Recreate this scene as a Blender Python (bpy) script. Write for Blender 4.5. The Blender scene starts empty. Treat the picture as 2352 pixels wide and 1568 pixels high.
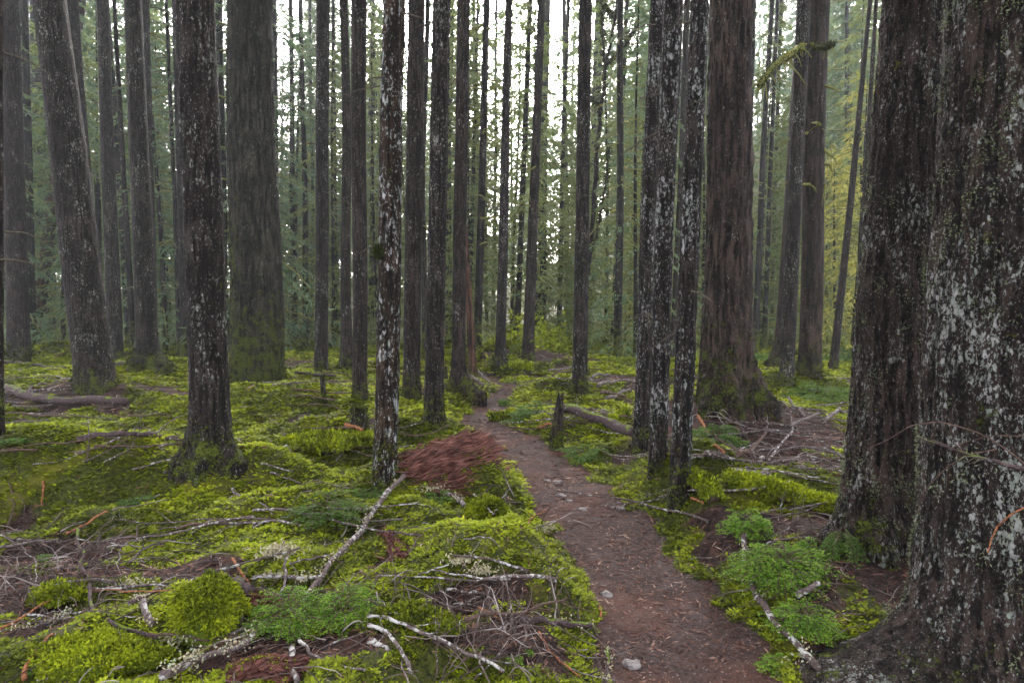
import bpy, math, random
import numpy as np
from mathutils import Vector
random.seed(7); rng = np.random.default_rng(7)
R = math.radians
scene = bpy.context.scene
COL = scene.collection

# ------------------------------------------------------------------ camera
W0, H0, F0 = 2352.0, 1568.0, 1450.0        # photo frame used for measuring, focal length in its pixels
PITCH = R(3.0)
CAMZ = 1.6
cam = bpy.data.cameras.new('camera'); camo = bpy.data.objects.new('camera', cam); COL.objects.link(camo)
cam.sensor_width = 36; cam.lens = 36*F0/W0; cam.clip_start = 0.05; cam.clip_end = 2000
camo.location = (0, 0, CAMZ); camo.rotation_euler = (R(90)-PITCH, 0, 0)
scene.camera = camo
# ------------------------------------------------------------------ light
SUN_EL, SUN_AZ = R(33), R(-2)               # soft sun behind cloud, beyond the trees ahead
w = bpy.data.worlds.new('World'); scene.world = w; w.use_nodes = True
nt = w.node_tree; nt.nodes.clear()
sky = nt.nodes.new('ShaderNodeTexSky'); sky.sky_type = 'NISHITA'; sky.sun_disc = False
sky.sun_elevation = SUN_EL; sky.sun_rotation = SUN_AZ; sky.air_density = 1.0; sky.dust_density = 4.0
hs = nt.nodes.new('ShaderNodeHueSaturation'); hs.inputs['Saturation'].default_value = 0.22
bg = nt.nodes.new('ShaderNodeBackground'); bg.inputs['Strength'].default_value = 0.15
wo = nt.nodes.new('ShaderNodeOutputWorld')
tint = nt.nodes.new('ShaderNodeMix'); tint.data_type = 'RGBA'; tint.blend_type = 'MULTIPLY'; tint.inputs[0].default_value = 1; tint.inputs[7].default_value = (1.04, .99, 1.0, 1)
nt.links.new(sky.outputs[0], hs.inputs['Color']); nt.links.new(hs.outputs[0], tint.inputs[6]); nt.links.new(tint.outputs[2], bg.inputs[0]); nt.links.new(bg.outputs[0], wo.inputs[0])
sl = bpy.data.lights.new('sun', 'SUN'); sl.energy = .8; sl.angle = R(14); sl.color = (1.0, 0.95, 0.90)
so = bpy.data.objects.new('sun', sl); COL.objects.link(so)
sd = Vector((math.sin(SUN_AZ)*math.cos(SUN_EL), math.cos(SUN_AZ)*math.cos(SUN_EL), math.sin(SUN_EL)))
so.rotation_euler = sd.to_track_quat('Z', 'Y').to_euler()
scene.view_settings.view_transform = 'Standard'; scene.view_settings.look = 'None'
scene.view_settings.exposure = 3.45; scene.view_settings.gamma = 1.0
scene.render.engine = 'CYCLES'
scene.cycles.max_bounces = 6; scene.cycles.diffuse_bounces = 3; scene.cycles.glossy_bounces = 2
scene.cycles.transmission_bounces = 3; scene.cycles.volume_bounces = 1

# ------------------------------------------------------------------ noise
def _h(ix, iy, iz, s):
    h = (ix.astype(np.int64)*374761393 + iy.astype(np.int64)*668265263 + iz.astype(np.int64)*2147483647 + s*1274126177) & 0xffffffff
    h = ((h ^ (h >> 13))*1274126177) & 0xffffffff
    h = (h ^ (h >> 16)); h = (h*2246822519) & 0xffffffff; h ^= h >> 15
    return (h & 0xffffff)/float(0xffffff)
def vn(x, y, z=0.0, s=0):
    x, y, z = np.broadcast_arrays(np.asarray(x, float), np.asarray(y, float), np.asarray(z, float))
    xi, yi, zi = np.floor(x), np.floor(y), np.floor(z)
    fx, fy, fz = x-xi, y-yi, z-zi
    fx, fy, fz = fx*fx*(3-2*fx), fy*fy*(3-2*fy), fz*fz*(3-2*fz)
    r = 0
    for dx in (0, 1):
        for dy in (0, 1):
            for dz in (0, 1):
                wgt = (fx if dx else 1-fx)*(fy if dy else 1-fy)*(fz if dz else 1-fz)
                r = r + wgt*_h(xi+dx, yi+dy, zi+dz, s)
    return r*2-1
def fbm(x, y, z=0.0, s=0, o=3):
    a, r, k = 1.0, 0, 1.0
    for i in range(o):
        r = r + a*vn(np.asarray(x)*k, np.asarray(y)*k, np.asarray(z)*k, s+i*17); a *= .5; k *= 2.03
    return r
def sst(a, b, x):
    t = np.clip((x-a)/(b-a), 0, 1); return t*t*(3-2*t)

# ------------------------------------------------------------------ pixel rays
def ray(px, py):
    a, b = (px-W0/2)/F0, (H0/2-py)/F0
    c, s = math.cos(PITCH), math.sin(PITCH)
    return np.array([a, c+b*s, -s+b*c])
def flat(px, py):
    d = ray(px, py); t = -CAMZ/d[2]; return d[0]*t, d[1]*t
def at(px, py, Y):
    d = ray(px, py); t = Y/d[1]; return np.array([d[0]*t, Y, CAMZ+d[2]*t])
def proj(p):
    c, s = math.cos(PITCH), math.sin(PITCH)
    y, z = p[1], p[2]-CAMZ
    f = y*c - z*s; u = y*s + z*c
    return W0/2+F0*p[0]/f, H0/2-F0*u/f

# ------------------------------------------------------------------ terrain
PATH = [(1605,1640,215),(1590,1568,200),(1545,1400,158),(1462,1300,122),(1375,1200,115),(1308,1100,95),(1222,1030,72),(1135,985,58),(1105,960,48),(1130,925,34),(1160,900,28),(1165,884,24),(1130,868,22),(1085,852,20),(1030,838,18),(940,828,16)]
_pp = []
for (a, b, hw) in PATH:
    x, y = flat(a, b); x2, _ = flat(a+hw, b); _pp.append((x, y, (x2-x)*.95))
_pp = [(_pp[0][0]+.0, -6.0, .5), (_pp[0][0]+.1, 1.2, .5)]+_pp
PP = np.array(_pp)
def pathdist(x, y):
    """signed distance-like value: <0 inside the path"""
    best = np.full(np.broadcast(x, y).shape, 1e9)
    for i in range(len(PP)-1):
        ax, ay, ar = PP[i]; bx, by, br = PP[i+1]
        dx, dy = bx-ax, by-ay; L2 = dx*dx+dy*dy+1e-9
        t = np.clip(((x-ax)*dx+(y-ay)*dy)/L2, 0, 1)
        d = np.hypot(x-ax-t*dx, y-ay-t*dy)*1.0 - (ar+(br-ar)*t)
        best = np.minimum(best, d)
    return best
# mounds: photo x, y of centre, half sizes in metres across / along view, height, turn
MOUNDS = [(95,1130,1.0,.42,.44,0),(230,1520,.30,.22,.05,0),(480,1445,.24,.22,.06,0),(1180,1330,.75,.34,.20,-38),(1130,1110,.55,.35,.16,-35),
 (1125,1190,.22,.18,.14,0),(490,1100,.75,.5,.20,0),(640,1120,.5,.3,.18,-20),(760,1030,.7,.5,.22,0),(880,1130,.45,.4,.12,0),
 (1010,1085,.8,.4,.16,25),(620,940,1.3,.9,.28,0),(1480,1130,.7,.4,.10,0),(1560,1190,.5,.4,.10,0),(1000,990,.9,.6,.16,0),
 (1240,985,.9,.7,.12,0),(150,830,2.5,1.2,.45,0),(350,870,1.5,.8,.30,0),(230,920,1.2,.8,.22,0),(1050,915,1.3,1.0,.22,0),
 (1330,915,1.2,.9,.18,0),(1660,985,1.5,1.0,.30,0),(1150,850,1.8,1.2,.25,0),(1800,1150,.9,.5,.12,-15),(2010,1290,.8,.6,.12,0),
 (1850,1400,.5,.5,.06,0),(900,1500,.5,.3,.08,0),(700,1180,.6,.3,.14,0),(1210,840,1.6,1.2,.2,0),(1760,890,2.2,1.3,.3,0),(300,1080,.8,.4,.12,0),(1620,1140,.3,.22,.12,0)]
_MD = []
for (a, b, rx, ry, h, t) in MOUNDS:
    x, y = flat(a, b); _MD.append((x, y, rx, ry, h, R(t)))
def hummock(x, y):
    return .075*np.abs(vn(x*1.25, y*1.25, 0, 9)) + .06*(vn(x*2.6, y*2.6, 0, 14)) + .022*vn(x*4.6, y*4.6, 0, 12)
def g(x, y):
    x = np.asarray(x, float); y = np.asarray(y, float)
    z = .07*fbm(x*.45, y*.45, 0, 3, 3) + hummock(x, y)
    far = sst(9, 25, y); z = z + far*.16*fbm(x*.22, y*.22, 0, 21, 2)
    for (mx, my, rx, ry, h, t) in _MD:
        dx, dy = x-mx, y-my
        u = (dx*math.cos(t)+dy*math.sin(t))/rx; v = (-dx*math.sin(t)+dy*math.cos(t))/ry
        z = z + 1.25*h*np.exp(-((u*u+v*v)**1.3)*.9)
    pd = pathdist(x, y)
    m = 1-sst(-.05, .45, pd)
    z = z*(1-.85*m) - .06*m
    z = z - .35*sst(14, 30, y) 
    z = z + 26*sst(42, 120, y+.3*x)*sst(-5, 40, x) + 5*sst(45, 110, y)
    near = np.exp(-(x*x+y*y)/1.2); return z*(1-.6*near)
def relief(x, y): return (.014*fbm(x*14, y*14, 0, 33, 2)+.034*fbm(x*5.5, y*5.5, 0, 34, 2))*np.exp(-y/14)
def hit(px, py):
    d = ray(px, py); t = np.arange(.8, 70, .01)
    if d[2] > -0.005: t = np.arange(5, 300, .1)
    X, Y, Z = d[0]*t, d[1]*t, CAMZ+d[2]*t
    i = np.argmax(Z < g(X, Y))
    return np.array([X[i], Y[i], float(g(X[i], Y[i]))])
DIRT = [(150,1270,.55,.30),(60,1370,.5,.25),(330,1330,.45,.25),(370,1440,.35,.2),(120,1480,.25,.12),(930,1300,.25,.25),(840,1350,.25,.16),(560,1545,.35,.14),(700,1540,.3,.12),
 (1210,1520,.5,.16),(1260,1180,.35,.3),(1800,1040,1.3,1.2),(1750,1000,.8,.8),(1850,1120,.8,.4),(1130,885,.8,1.2),(1420,880,1.5,1.2),(760,900,1.0,1.0),(60,930,1.5,.8),(250,1060,.9,.35),(430,1060,.4,.3),
 (1230,840,2.2,1.6),(860,1000,.5,.5),(1700,1250,.4,.2),(1310,960,.6,.5),(1080,1400,.35,.12),(2050,1350,.5,.4),(500,1300,.2,.15),(300,850,1.6,1),(650,830,2,1.5)]
_DD = [(*flat(a, b), rx, ry) for (a, b, rx, ry) in DIRT]
def mossmask(x, y):
    n = .5+.5*fbm(x*1.3, y*1.3, 0, 41, 4)
    m = .44+.75*n+.18*fbm(x*4.5, y*4.5, 0, 47, 3)+np.clip(4.5*(hummock(x, y)-.02), -.5, .4)
    for (dx, dy, rx, ry) in _DD:
        m = m - .85*np.exp(-(((x-dx)/rx)**2+((y-dy)/ry)**2))
    for (mx, my, rx, ry, h, t) in _MD[:16]:
        m = m + .4*np.exp(-(((x-mx)/rx)**2+((y-my)/ry)**2))
    pd = pathdist(x, y) + .12*fbm(x*3, y*3, 0, 5, 3)+.05*fbm(x*11, y*11, 0, 6, 2)
    m = np.where(pd < .22, np.maximum(m, .75*(pd > .02)), m)
    m = m*sst(-.02, .07, pd)
    return np.clip(m, 0, 1.2)

# ------------------------------------------------------------------ mesh building
class MB:
    def __init__(s): s.v = []; s.f = []; s.a = []; s.n = 0
    def add(s, v, f, a=None):
        v = np.asarray(v, float).reshape(-1, 3); f = np.asarray(f, int).reshape(-1, 4)
        s.v.append(v); s.f.append(f+s.n); s.n += len(v)
        s.a.append(np.zeros(len(v)) if a is None else np.broadcast_to(np.asarray(a, float), (len(v),)).copy())
    def build(s, name, mat, parent=None, origin=(0, 0, 0), smooth=True, attrs=None):
        v = np.concatenate(s.v)-np.asarray(origin, float); f = np.concatenate(s.f); a = np.concatenate(s.a)
        me = bpy.data.meshes.new(name); me.vertices.add(len(v)); me.vertices.foreach_set('co', v.astype(np.float32).ravel())
        me.loops.add(f.size); me.loops.foreach_set('vertex_index', f.astype(np.int32).ravel())
        me.polygons.add(len(f)); me.polygons.foreach_set('loop_start', np.arange(0, f.size, 4, dtype=np.int32))
        me.polygons.foreach_set('use_smooth', np.full(len(f), smooth))
        at_ = me.attributes.new('rnd', 'FLOAT', 'POINT'); at_.data.foreach_set('value', a.astype(np.float32))
        for k, val in (attrs or {}).items():
            q = me.attributes.new(k, 'FLOAT', 'POINT'); q.data.foreach_set('value', val.astype(np.float32))
        me.update(calc_edges=True); me.materials.append(mat)
        o = bpy.data.objects.new(name, me); COL.objects.link(o)
        if parent is not None: o.parent = parent
        return o
def tag(o, label=None, cat=None, group=None, kind=None):
    if label: o['label'] = label
    if cat: o['category'] = cat
    if group: o['group'] = group
    if kind: o['kind'] = kind
    return o
def empty(name, loc):
    o = bpy.data.objects.new(name, None); COL.objects.link(o); o.location = [float(c) for c in loc]; o.empty_display_size = .1; return o
def frames(P):
    T = np.gradient(P, axis=0); T /= np.linalg.norm(T, axis=1)[:, None]+1e-9
    ref = np.array([0, 0, 1.]) if abs(T[:, 2]).mean() < .8 else np.array([1., 0, 0])
    A = np.cross(T, ref); A /= np.linalg.norm(A, axis=1)[:, None]+1e-9
    B = np.cross(A, T); return T, A, B
def tube(mb, P, rad, sides=6, rough=0., seed=0, a=0., rfreq=30):
    P = np.asarray(P, float); rad = np.broadcast_to(np.asarray(rad, float), (len(P),))
    T, A, B = frames(P); th = np.linspace(0, 2*np.pi, sides, endpoint=False)
    rr = rad[:, None]*np.ones(sides)[None]
    if rough:
        s_ = np.linspace(0, 1, len(P))[:, None]*np.linalg.norm(P[-1]-P[0])
        rr = rr*(1+rough*fbm(np.cos(th)[None]*1.5+s_*0, np.sin(th)[None]*1.5, s_*rfreq*.3, seed, 2))
    V = P[:, None]+rr[..., None]*(np.cos(th)[None, :, None]*A[:, None]+np.sin(th)[None, :, None]*B[:, None])
    n = len(P); i = np.arange(n-1)[:, None]*sides; j = np.arange(sides)[None]; k = (j+1) % sides
    F = np.stack([i+j, i+k, i+sides+k, i+sides+j], -1).reshape(-1, 4)
    V = V.reshape(-1, 3)
    # end caps as fans of quads
    c0, c1 = len(V), len(V)+1
    V = np.vstack([V, P[0], P[-1]])
    caps = []
    for q in range(0, sides-1, 2):
        caps.append([c0, (q+2) % sides, q+1, q]); b = (n-1)*sides
        caps.append([c1, b+q, b+q+1, b+(q+2) % sides])
    mb.add(V, np.vstack([F, np.array(caps)]), a)
def leaves(mb, P, D, L, Wd, S=None, a=None, fold=0.0):
    """diamond leaf-sized faces at P pointing along D"""
    P = np.asarray(P, float); n = len(P); D = D/(np.linalg.norm(D, axis=1)[:, None]+1e-9)
    if S is None:
        S = np.cross(D, rng.normal(size=(n, 3)))
    S = S/(np.linalg.norm(S, axis=1)[:, None]+1e-9)
    L = np.broadcast_to(L, (n,))[:, None]; Wd = np.broadcast_to(Wd, (n,))[:, None]
    m = P+D*L*.45
    V = np.stack([P, m+S*Wd*.5, P+D*L, m-S*Wd*.5], 1)
    F = np.arange(n*4).reshape(-1, 4)
    a = rng.random(n) if a is None else np.broadcast_to(a, (n,))
    mb.add(V.reshape(-1, 3), F, np.repeat(a, 4))

# ------------------------------------------------------------------ materials
def mat(name):
    m = bpy.data.materials.new(name); m.use_nodes = True; t = m.node_tree; t.nodes.clear()
    o = t.nodes.new('ShaderNodeOutputMaterial'); return m, t, o
def N(t, k, **kw):
    n = t.nodes.new(k)
    for a, b in kw.items():
        if a.startswith('i_'): n.inputs[a[2:].replace('_', ' ')].default_value = b
        else: setattr(n, a, b)
    return n
def noise(t, vec, scale, detail=4, rough=.55, dist=0):
    n = N(t, 'ShaderNodeTexNoise'); n.inputs['Scale'].default_value = scale; n.inputs['Detail'].default_value = detail
    n.inputs['Roughness'].default_value = rough; n.inputs['Distortion'].default_value = dist
    if vec is not None: t.links.new(vec, n.inputs['Vector'])
    return n.outputs['Fac']
def maprange(t, v, a, b, c=0., d=1.):
    n = N(t, 'ShaderNodeMapRange'); n.interpolation_type = 'SMOOTHSTEP'
    for k, x in zip((1, 2, 3, 4), (a, b, c, d)): n.inputs[k].default_value = x
    t.links.new(v, n.inputs[0]); return n.outputs[0]
def mathn(t, op, a, b=None):
    n = N(t, 'ShaderNodeMath', operation=op)
    for i, x in enumerate((a, b)):
        if x is None: continue
        if isinstance(x, (int, float)): n.inputs[i].default_value = x
        else: t.links.new(x, n.inputs[i])
    return n.outputs[0]
def mix(t, f, a, b):
    n = N(t, 'ShaderNodeMix', data_type='RGBA')
    for s_, x in ((n.inputs[0], f), (n.inputs[6], a), (n.inputs[7], b)):
        if isinstance(x, (int, float)): s_.default_value = x
        elif isinstance(x, tuple): s_.default_value = (*x, 1) if len(x) == 3 else x
        else: t.links.new(x, s_)
    return n.outputs[2]
def mapping(t, vec, sc):
    n = N(t, 'ShaderNodeMapping'); n.inputs['Scale'].default_value = sc; t.links.new(vec, n.inputs['Vector']); return n.outputs[0]
def bump(t, h, dist, strength=1.0):
    n = N(t, 'ShaderNodeBump'); n.inputs['Distance'].default_value = dist; n.inputs['Strength'].default_value = strength
    t.links.new(h, n.inputs['Height']); return n.outputs[0]
def prin(t, o, col, rough=.85, nrm=None, spec=.25):
    p = N(t, 'ShaderNodeBsdfPrincipled'); p.inputs['Roughness'].default_value = rough
    p.inputs['Specular IOR Level'].default_value = spec
    if isinstance(col, tuple): p.inputs['Base Color'].default_value = (*col, 1)
    else: t.links.new(col, p.inputs['Base Color'])
    if nrm is not None: t.links.new(nrm, p.inputs['Normal'])
    t.links.new(p.outputs[0], o.inputs[0]); return p

def bark(name, c0, c1, lich=(.27,.265,.245), amt=.5, lsc=28., furrow=14., moss=.6, mossamt=.5, patch=.0, bd=.012, mcol=(.052,.066,.006), mside=None):
    c0 = tuple(x*.34 for x in c0); c1 = tuple(x*.38 for x in c1); lich = tuple(x*.85 for x in lich)
    m, t, o = mat(name)
    tc = N(t, 'ShaderNodeTexCoord'); oi = N(t, 'ShaderNodeObjectInfo')
    ad = N(t, 'ShaderNodeVectorMath', operation='ADD')
    sc_ = N(t, 'ShaderNodeVectorMath', operation='SCALE'); sc_.inputs[3].default_value = 1.0
    cmb = N(t, 'ShaderNodeCombineXYZ'); r17 = mathn(t, 'MULTIPLY', oi.outputs['Random'], 40.)
    t.links.new(r17, cmb.inputs[0]); t.links.new(r17, cmb.inputs[2])
    t.links.new(tc.outputs['Object'], ad.inputs[0]); t.links.new(cmb.outputs[0], ad.inputs[1])
    v = ad.outputs[0]
    vs = mapping(t, v, (1, 1, .13)); vl = mapping(t, v, (1, 1, .55))
    f1 = noise(t, vs, furrow*2.2, 5, .65, .2); f2 = noise(t, v, 2.5, 3); f3 = noise(t, vl, furrow*7, 4, .7)
    rid = maprange(t, f1, .42, .60)
    col = mix(t, rid, tuple(x*.18 for x in c0), tuple(x*1.25 for x in c1))
    col = mix(t, maprange(t, f2, .35, .65), col, mix(t, rid, tuple(x*.2 for x in c0), c0))
    col = mix(t, mathn(t, 'MULTIPLY', maprange(t, f3, .5, .75), .5), col, tuple(min(1, x*2.2) for x in c1))
    # lichen flecks: small ragged spots whose number varies in big patches
    vo = N(t, 'ShaderNodeTexVoronoi'); vo.inputs['Scale'].default_value = lsc; vo.inputs['Randomness'].default_value = 1
    wv = N(t, 'ShaderNodeTexNoise'); wv.inputs['Scale'].default_value = lsc*1.6; wv.inputs['Detail'].default_value = 3; t.links.new(vl, wv.inputs['Vector'])
    mxv = N(t, 'ShaderNodeMix', data_type='VECTOR'); mxv.inputs[0].default_value = .055*28/lsc
    t.links.new(vl, mxv.inputs[4]); t.links.new(wv.outputs['Color'], mxv.inputs[5])
    t.links.new(mxv.outputs[1], vo.inputs['Vector'])
    sepc = N(t, 'ShaderNodeSeparateColor'); t.links.new(vo.outputs['Color'], sepc.inputs[0])
    big = noise(t, vl, 4.5, 4, .6)
    thr = mathn(t, 'ADD', mathn(t, 'MULTIPLY', maprange(t, big, .33, .67), .75), amt-.55)   # probability of a spot
    rad = mathn(t, 'MULTIPLY', mathn(t, 'SUBTRACT', thr, sepc.outputs[0]), 1.3)
    spot = maprange(t, mathn(t, 'SUBTRACT', mathn(t, 'ADD', rad, -.05), vo.outputs['Distance']), -.06, .10)
    fn = mathn(t, 'ADD', noise(t, vl, lsc*1.5, 5, .75), mathn(t, 'MULTIPLY', maprange(t, big, .35, .65), .10*amt))
    fine = maprange(t, fn, .625-.06*amt, .665-.06*amt)
    if patch:
        pn = maprange(t, noise(t, mapping(t, v, (1, 1, .4)), 11, 5, .7, .4), .66-.16*patch, .70-.12*patch)
        spot = mathn(t, 'MAXIMUM', spot, pn)
    lf = mathn(t, 'MULTIPLY', mathn(t, 'MINIMUM', mathn(t, 'ADD', spot, fine), 1.), .85)
    lf = mathn(t, 'MULTIPLY', lf, maprange(t, f1, .40, .50, .08, 1.))
    lc = mix(t, sepc.outputs[1], lich, tuple((x*.55 if i != 1 else x*.66) for i, x in enumerate(lich)))
    col = mix(t, lf, col, lc)
    # moss creeping up from the foot
    sx = N(t, 'ShaderNodeSeparateXYZ'); t.links.new(tc.outputs['Object'], sx.inputs[0])
    mz = maprange(t, sx.outputs[2], moss*.1, moss*1.6, 1., 0.)
    if mside:   # mossy on one side, higher up
        sz = mathn(t, 'MULTIPLY', maprange(t, mathn(t, 'MULTIPLY', sx.outputs[0], mside[0]), -.15, .5), maprange(t, sx.outputs[2], mside[1]*.5, mside[1], .8, 0.))
        mz = mathn(t, 'MAXIMUM', mz, sz)
    mn = mathn(t, 'ADD', mathn(t, 'MULTIPLY', noise(t, v, 7, 4, .6), .55), mathn(t, 'MULTIPLY', noise(t, v, 45, 4, .7), .45))
    mf = maprange(t, mathn(t, 'ADD', mathn(t, 'MULTIPLY', mz, .36*mossamt), mn), .60, .68)
    mc = mix(t, maprange(t, noise(t, v, 70, 4, .7), .35, .65), tuple(x*.15 for x in mcol), tuple(x*1.8 for x in mcol))
    col = mix(t, mf, col, mc)
    h = mathn(t, 'ADD', mathn(t, 'MULTIPLY', f1, 1.), mathn(t, 'MULTIPLY', f3, .35))
    h = mathn(t, 'ADD', h, mathn(t, 'MULTIPLY', lf, .25))
    h = mathn(t, 'ADD', h, mathn(t, 'MULTIPLY', mathn(t, 'MULTIPLY', mf, noise(t, v, 80, 3)), .8))
    prin(t, o, col, .85, bump(t, h, bd*3, 1.0), .10)
    return m
def leafmat(name, cols, trans=.35, rough=.6, ns=1.2, spec=.14):
    m, t, o = mat(name)
    at_ = N(t, 'ShaderNodeAttribute', attribute_name='rnd'); ge = N(t, 'ShaderNodeNewGeometry')
    cr = N(t, 'ShaderNodeValToRGB'); el = cr.color_ramp.elements
    el[0].position = 0; el[0].color = (*cols[0], 1); el[1].position = 1; el[1].color = (*cols[-1], 1)
    for i, c in enumerate(cols[1:-1]):
        e = el.new((i+1)/(len(cols)-1)); e.color = (*c, 1)
    f = mathn(t, 'ADD', mathn(t, 'MULTIPLY', at_.outputs['Fac'], .62), mathn(t, 'MULTIPLY', maprange(t, noise(t, ge.outputs['Position'], ns, 3), .3, .7), .38))
    t.links.new(f, cr.inputs[0])
    p = N(t, 'ShaderNodeBsdfPrincipled'); p.inputs['Roughness'].default_value = rough; p.inputs['Specular IOR Level'].default_value = spec
    t.links.new(cr.outputs[0], p.inputs['Base Color'])
    tr = N(t, 'ShaderNodeBsdfTranslucent'); t.links.new(cr.outputs[0], tr.inputs[0])
    mx = N(t, 'ShaderNodeMixShader'); mx.inputs[0].default_value = trans
    t.links.new(p.outputs[0], mx.inputs[1]); t.links.new(tr.outputs[0], mx.inputs[2]); t.links.new(mx.outputs[0], o.inputs[0])
    return m
def woodmat(name, c0, c1, lich=None, amt=.5, lsc=30, bd=.006, mossf=0., stretch=None, mcol=(.07,.10,.008)):
    m, t, o = mat(name); tc = N(t, 'ShaderNodeTexCoord'); v = tc.outputs['Object']
    at_ = N(t, 'ShaderNodeAttribute', attribute_name='rnd')
    f1 = noise(t, v, 55, 5, .65); f2 = noise(t, v, 9, 3)
    if stretch: f1 = noise(t, mapping(t, v, stretch), 30, 5, .7)
    col = mix(t, maprange(t, f1, .35, .65), c0, c1); h = f1
    if lich:
        ln = noise(t, v, lsc, 5, .7, .3); lf = maprange(t, mathn(t, 'ADD', ln, mathn(t, 'MULTIPLY', f2, .5)), .90-.3*amt, .96-.3*amt)
        col = mix(t, lf, col, mix(t, f1, tuple(x*.6 for x in lich), lich)); h = mathn(t, 'ADD', h, mathn(t, 'MULTIPLY', lf, .4))
    if mossf:
        ge = N(t, 'ShaderNodeNewGeometry'); s_ = N(t, 'ShaderNodeSeparateXYZ'); t.links.new(ge.outputs['Normal'], s_.inputs[0])
        mf = maprange(t, mathn(t, 'ADD', mathn(t, 'MULTIPLY', s_.outputs[2], .25), noise(t, v, 6, 4)), .72-.35*mossf, .86-.35*mossf)
        col = mix(t, mf, col, mix(t, noise(t, v, 70, 4), tuple(x*.4 for x in mcol), tuple(x*1.6 for x in mcol)))
    prin(t, o, col, .85, bump(t, h, bd*1.6), .10); return m

M = {}
M['bark_dark'] = bark('bark_dark', (.034,.024,.021), (.070,.050,.044), amt=.30, lsc=40, moss=.4, mossamt=.36)
M['bark_spot'] = bark('bark_spot', (.030,.022,.020), (.060,.045,.040), amt=.42, lsc=44, moss=.40, mossamt=.36)
M['bark_lich'] = bark('bark_lich', (.032,.024,.022), (.060,.045,.040), lich=(.34,.335,.34), amt=.54, lsc=46, patch=.12, moss=.35, mossamt=.3)
M['bark_white'] = bark('bark_white', (.040,.026,.018), (.075,.048,.032), lich=(.42,.42,.43), amt=.46, lsc=32, patch=.55, moss=.35, mossamt=.35)
M['bark_brown'] = bark('bark_brown', (.055,.038,.030), (.100,.070,.055), amt=.10, lsc=26, furrow=8, moss=1.0, mossamt=.30, bd=.02)
M['bark_giant'] = bark('bark_giant', (.034,.030,.020), (.078,.070,.050), lich=(.13,.14,.10), amt=.34, lsc=26, furrow=7, moss=1.9, mossamt=.44, bd=.025, mside=(-1.3, 5.0))
M['bark_near'] = bark('bark_near', (.034,.024,.020), (.070,.048,.038), lich=(.25,.245,.24), amt=.50, lsc=60, furrow=12, moss=.35, mossamt=.3, patch=.0, bd=.012)
M['bark_near2'] = bark('bark_near2', (.034,.024,.020), (.066,.046,.036), lich=(.28,.275,.27), amt=.60, lsc=64, furrow=12, moss=.15, mossamt=.2, patch=.0, bd=.012)
M['bark_far'] = bark('bark_far', (.030,.024,.022), (.055,.045,.040), lich=(.2,.2,.18), amt=.25, lsc=14, furrow=5, moss=1.2, mossamt=.5)
M['bark_red'] = bark('bark_red', (.085,.040,.026), (.15,.075,.05), amt=.05, lsc=20, furrow=6, moss=.5, mossamt=.3)
M['mossy_twig'] = woodmat('mossy_twig', (.06,.07,.015), (.20,.20,.05), bd=.02)
M['dead_twig'] = woodmat('dead_twig', (.035,.028,.022), (.08,.07,.045))
M['stick_white'] = woodmat('stick_white', (.045,.032,.030), (.11,.085,.080), lich=(.36,.35,.33), amt=.44, lsc=30)
M['stick_gray'] = woodmat('stick_gray', (.04,.031,.029), (.115,.095,.090), lich=(.30,.29,.27), amt=.2)
M['stick_brown'] = woodmat('stick_brown', (.035,.022,.017), (.085,.055,.043), lich=(.25,.24,.2), amt=.05)
M['stick_orange'] = woodmat('stick_orange', (.085,.036,.020), (.26,.105,.045))
M['stick_dark'] = woodmat('stick_dark', (.035,.025,.022), (.075,.055,.05), lich=(.35,.35,.33), amt=.30)
M['log_purple'] = woodmat('log_purple', (.022,.015,.015), (.065,.046,.047), lich=(.20,.19,.20), amt=.05, mossf=.1)
M['log_moss'] = woodmat('log_moss', (.05,.035,.025), (.10,.07,.05), mossf=.95, bd=.02)
M['rot_red'] = woodmat('rot_red', (.020,.008,.006), (.085,.028,.020), stretch=(1, 1, 1))
M['lichen'] = leafmat('lichen', [(.05,.065,.030),(.10,.12,.060),(.18,.19,.12)], trans=.15, rough=.9)
M['lichen_pale'] = leafmat('lichen_pale', [(.18,.17,.10),(.32,.28,.18),(.22,.28,.20)], trans=.15, rough=.9)
M['moss'] = leafmat('moss', [(.010,.016,.003),(.085,.105,.005),(.205,.255,.008),(.34,.36,.014)], trans=.3, rough=.7, ns=1.6, spec=.1)
M['moss_bark'] = leafmat('moss_bark', [(.010,.014,.003),(.030,.040,.004),(.15,.155,.010)], trans=.25, rough=.8)
M['fern'] = leafmat('fern', [(.014,.036,.005),(.085,.17,.014),(.20,.31,.030)], trans=.35, ns=14)
M['hemlock_near'] = leafmat('hemlock_near', [(.012,.028,.006),(.055,.105,.018),(.13,.20,.035)], trans=.3)
M['crown'] = leafmat('crown', [(.035,.072,.040),(.080,.135,.065),(.15,.20,.085)], trans=.35, ns=.35)
M['crown_moss'] = leafmat('crown_moss', [(.07,.11,.035),(.13,.18,.05),(.22,.25,.07)], trans=.4, ns=.35)
M['crown_yellow'] = leafmat('crown_yellow', [(.14,.17,.03),(.28,.28,.05),(.40,.36,.08)], trans=.4, ns=.35)
M['litter'] = leafmat('litter', [(.012,.006,.005),(.045,.020,.014),(.11,.052,.034),(.27,.20,.16)], trans=0., rough=.8, ns=6)
M['twigs'] = leafmat('twigs', [(.012,.009,.008),(.03,.021,.018),(.075,.056,.05),(.25,.22,.21)], trans=0., rough=.8, ns=6)

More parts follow.
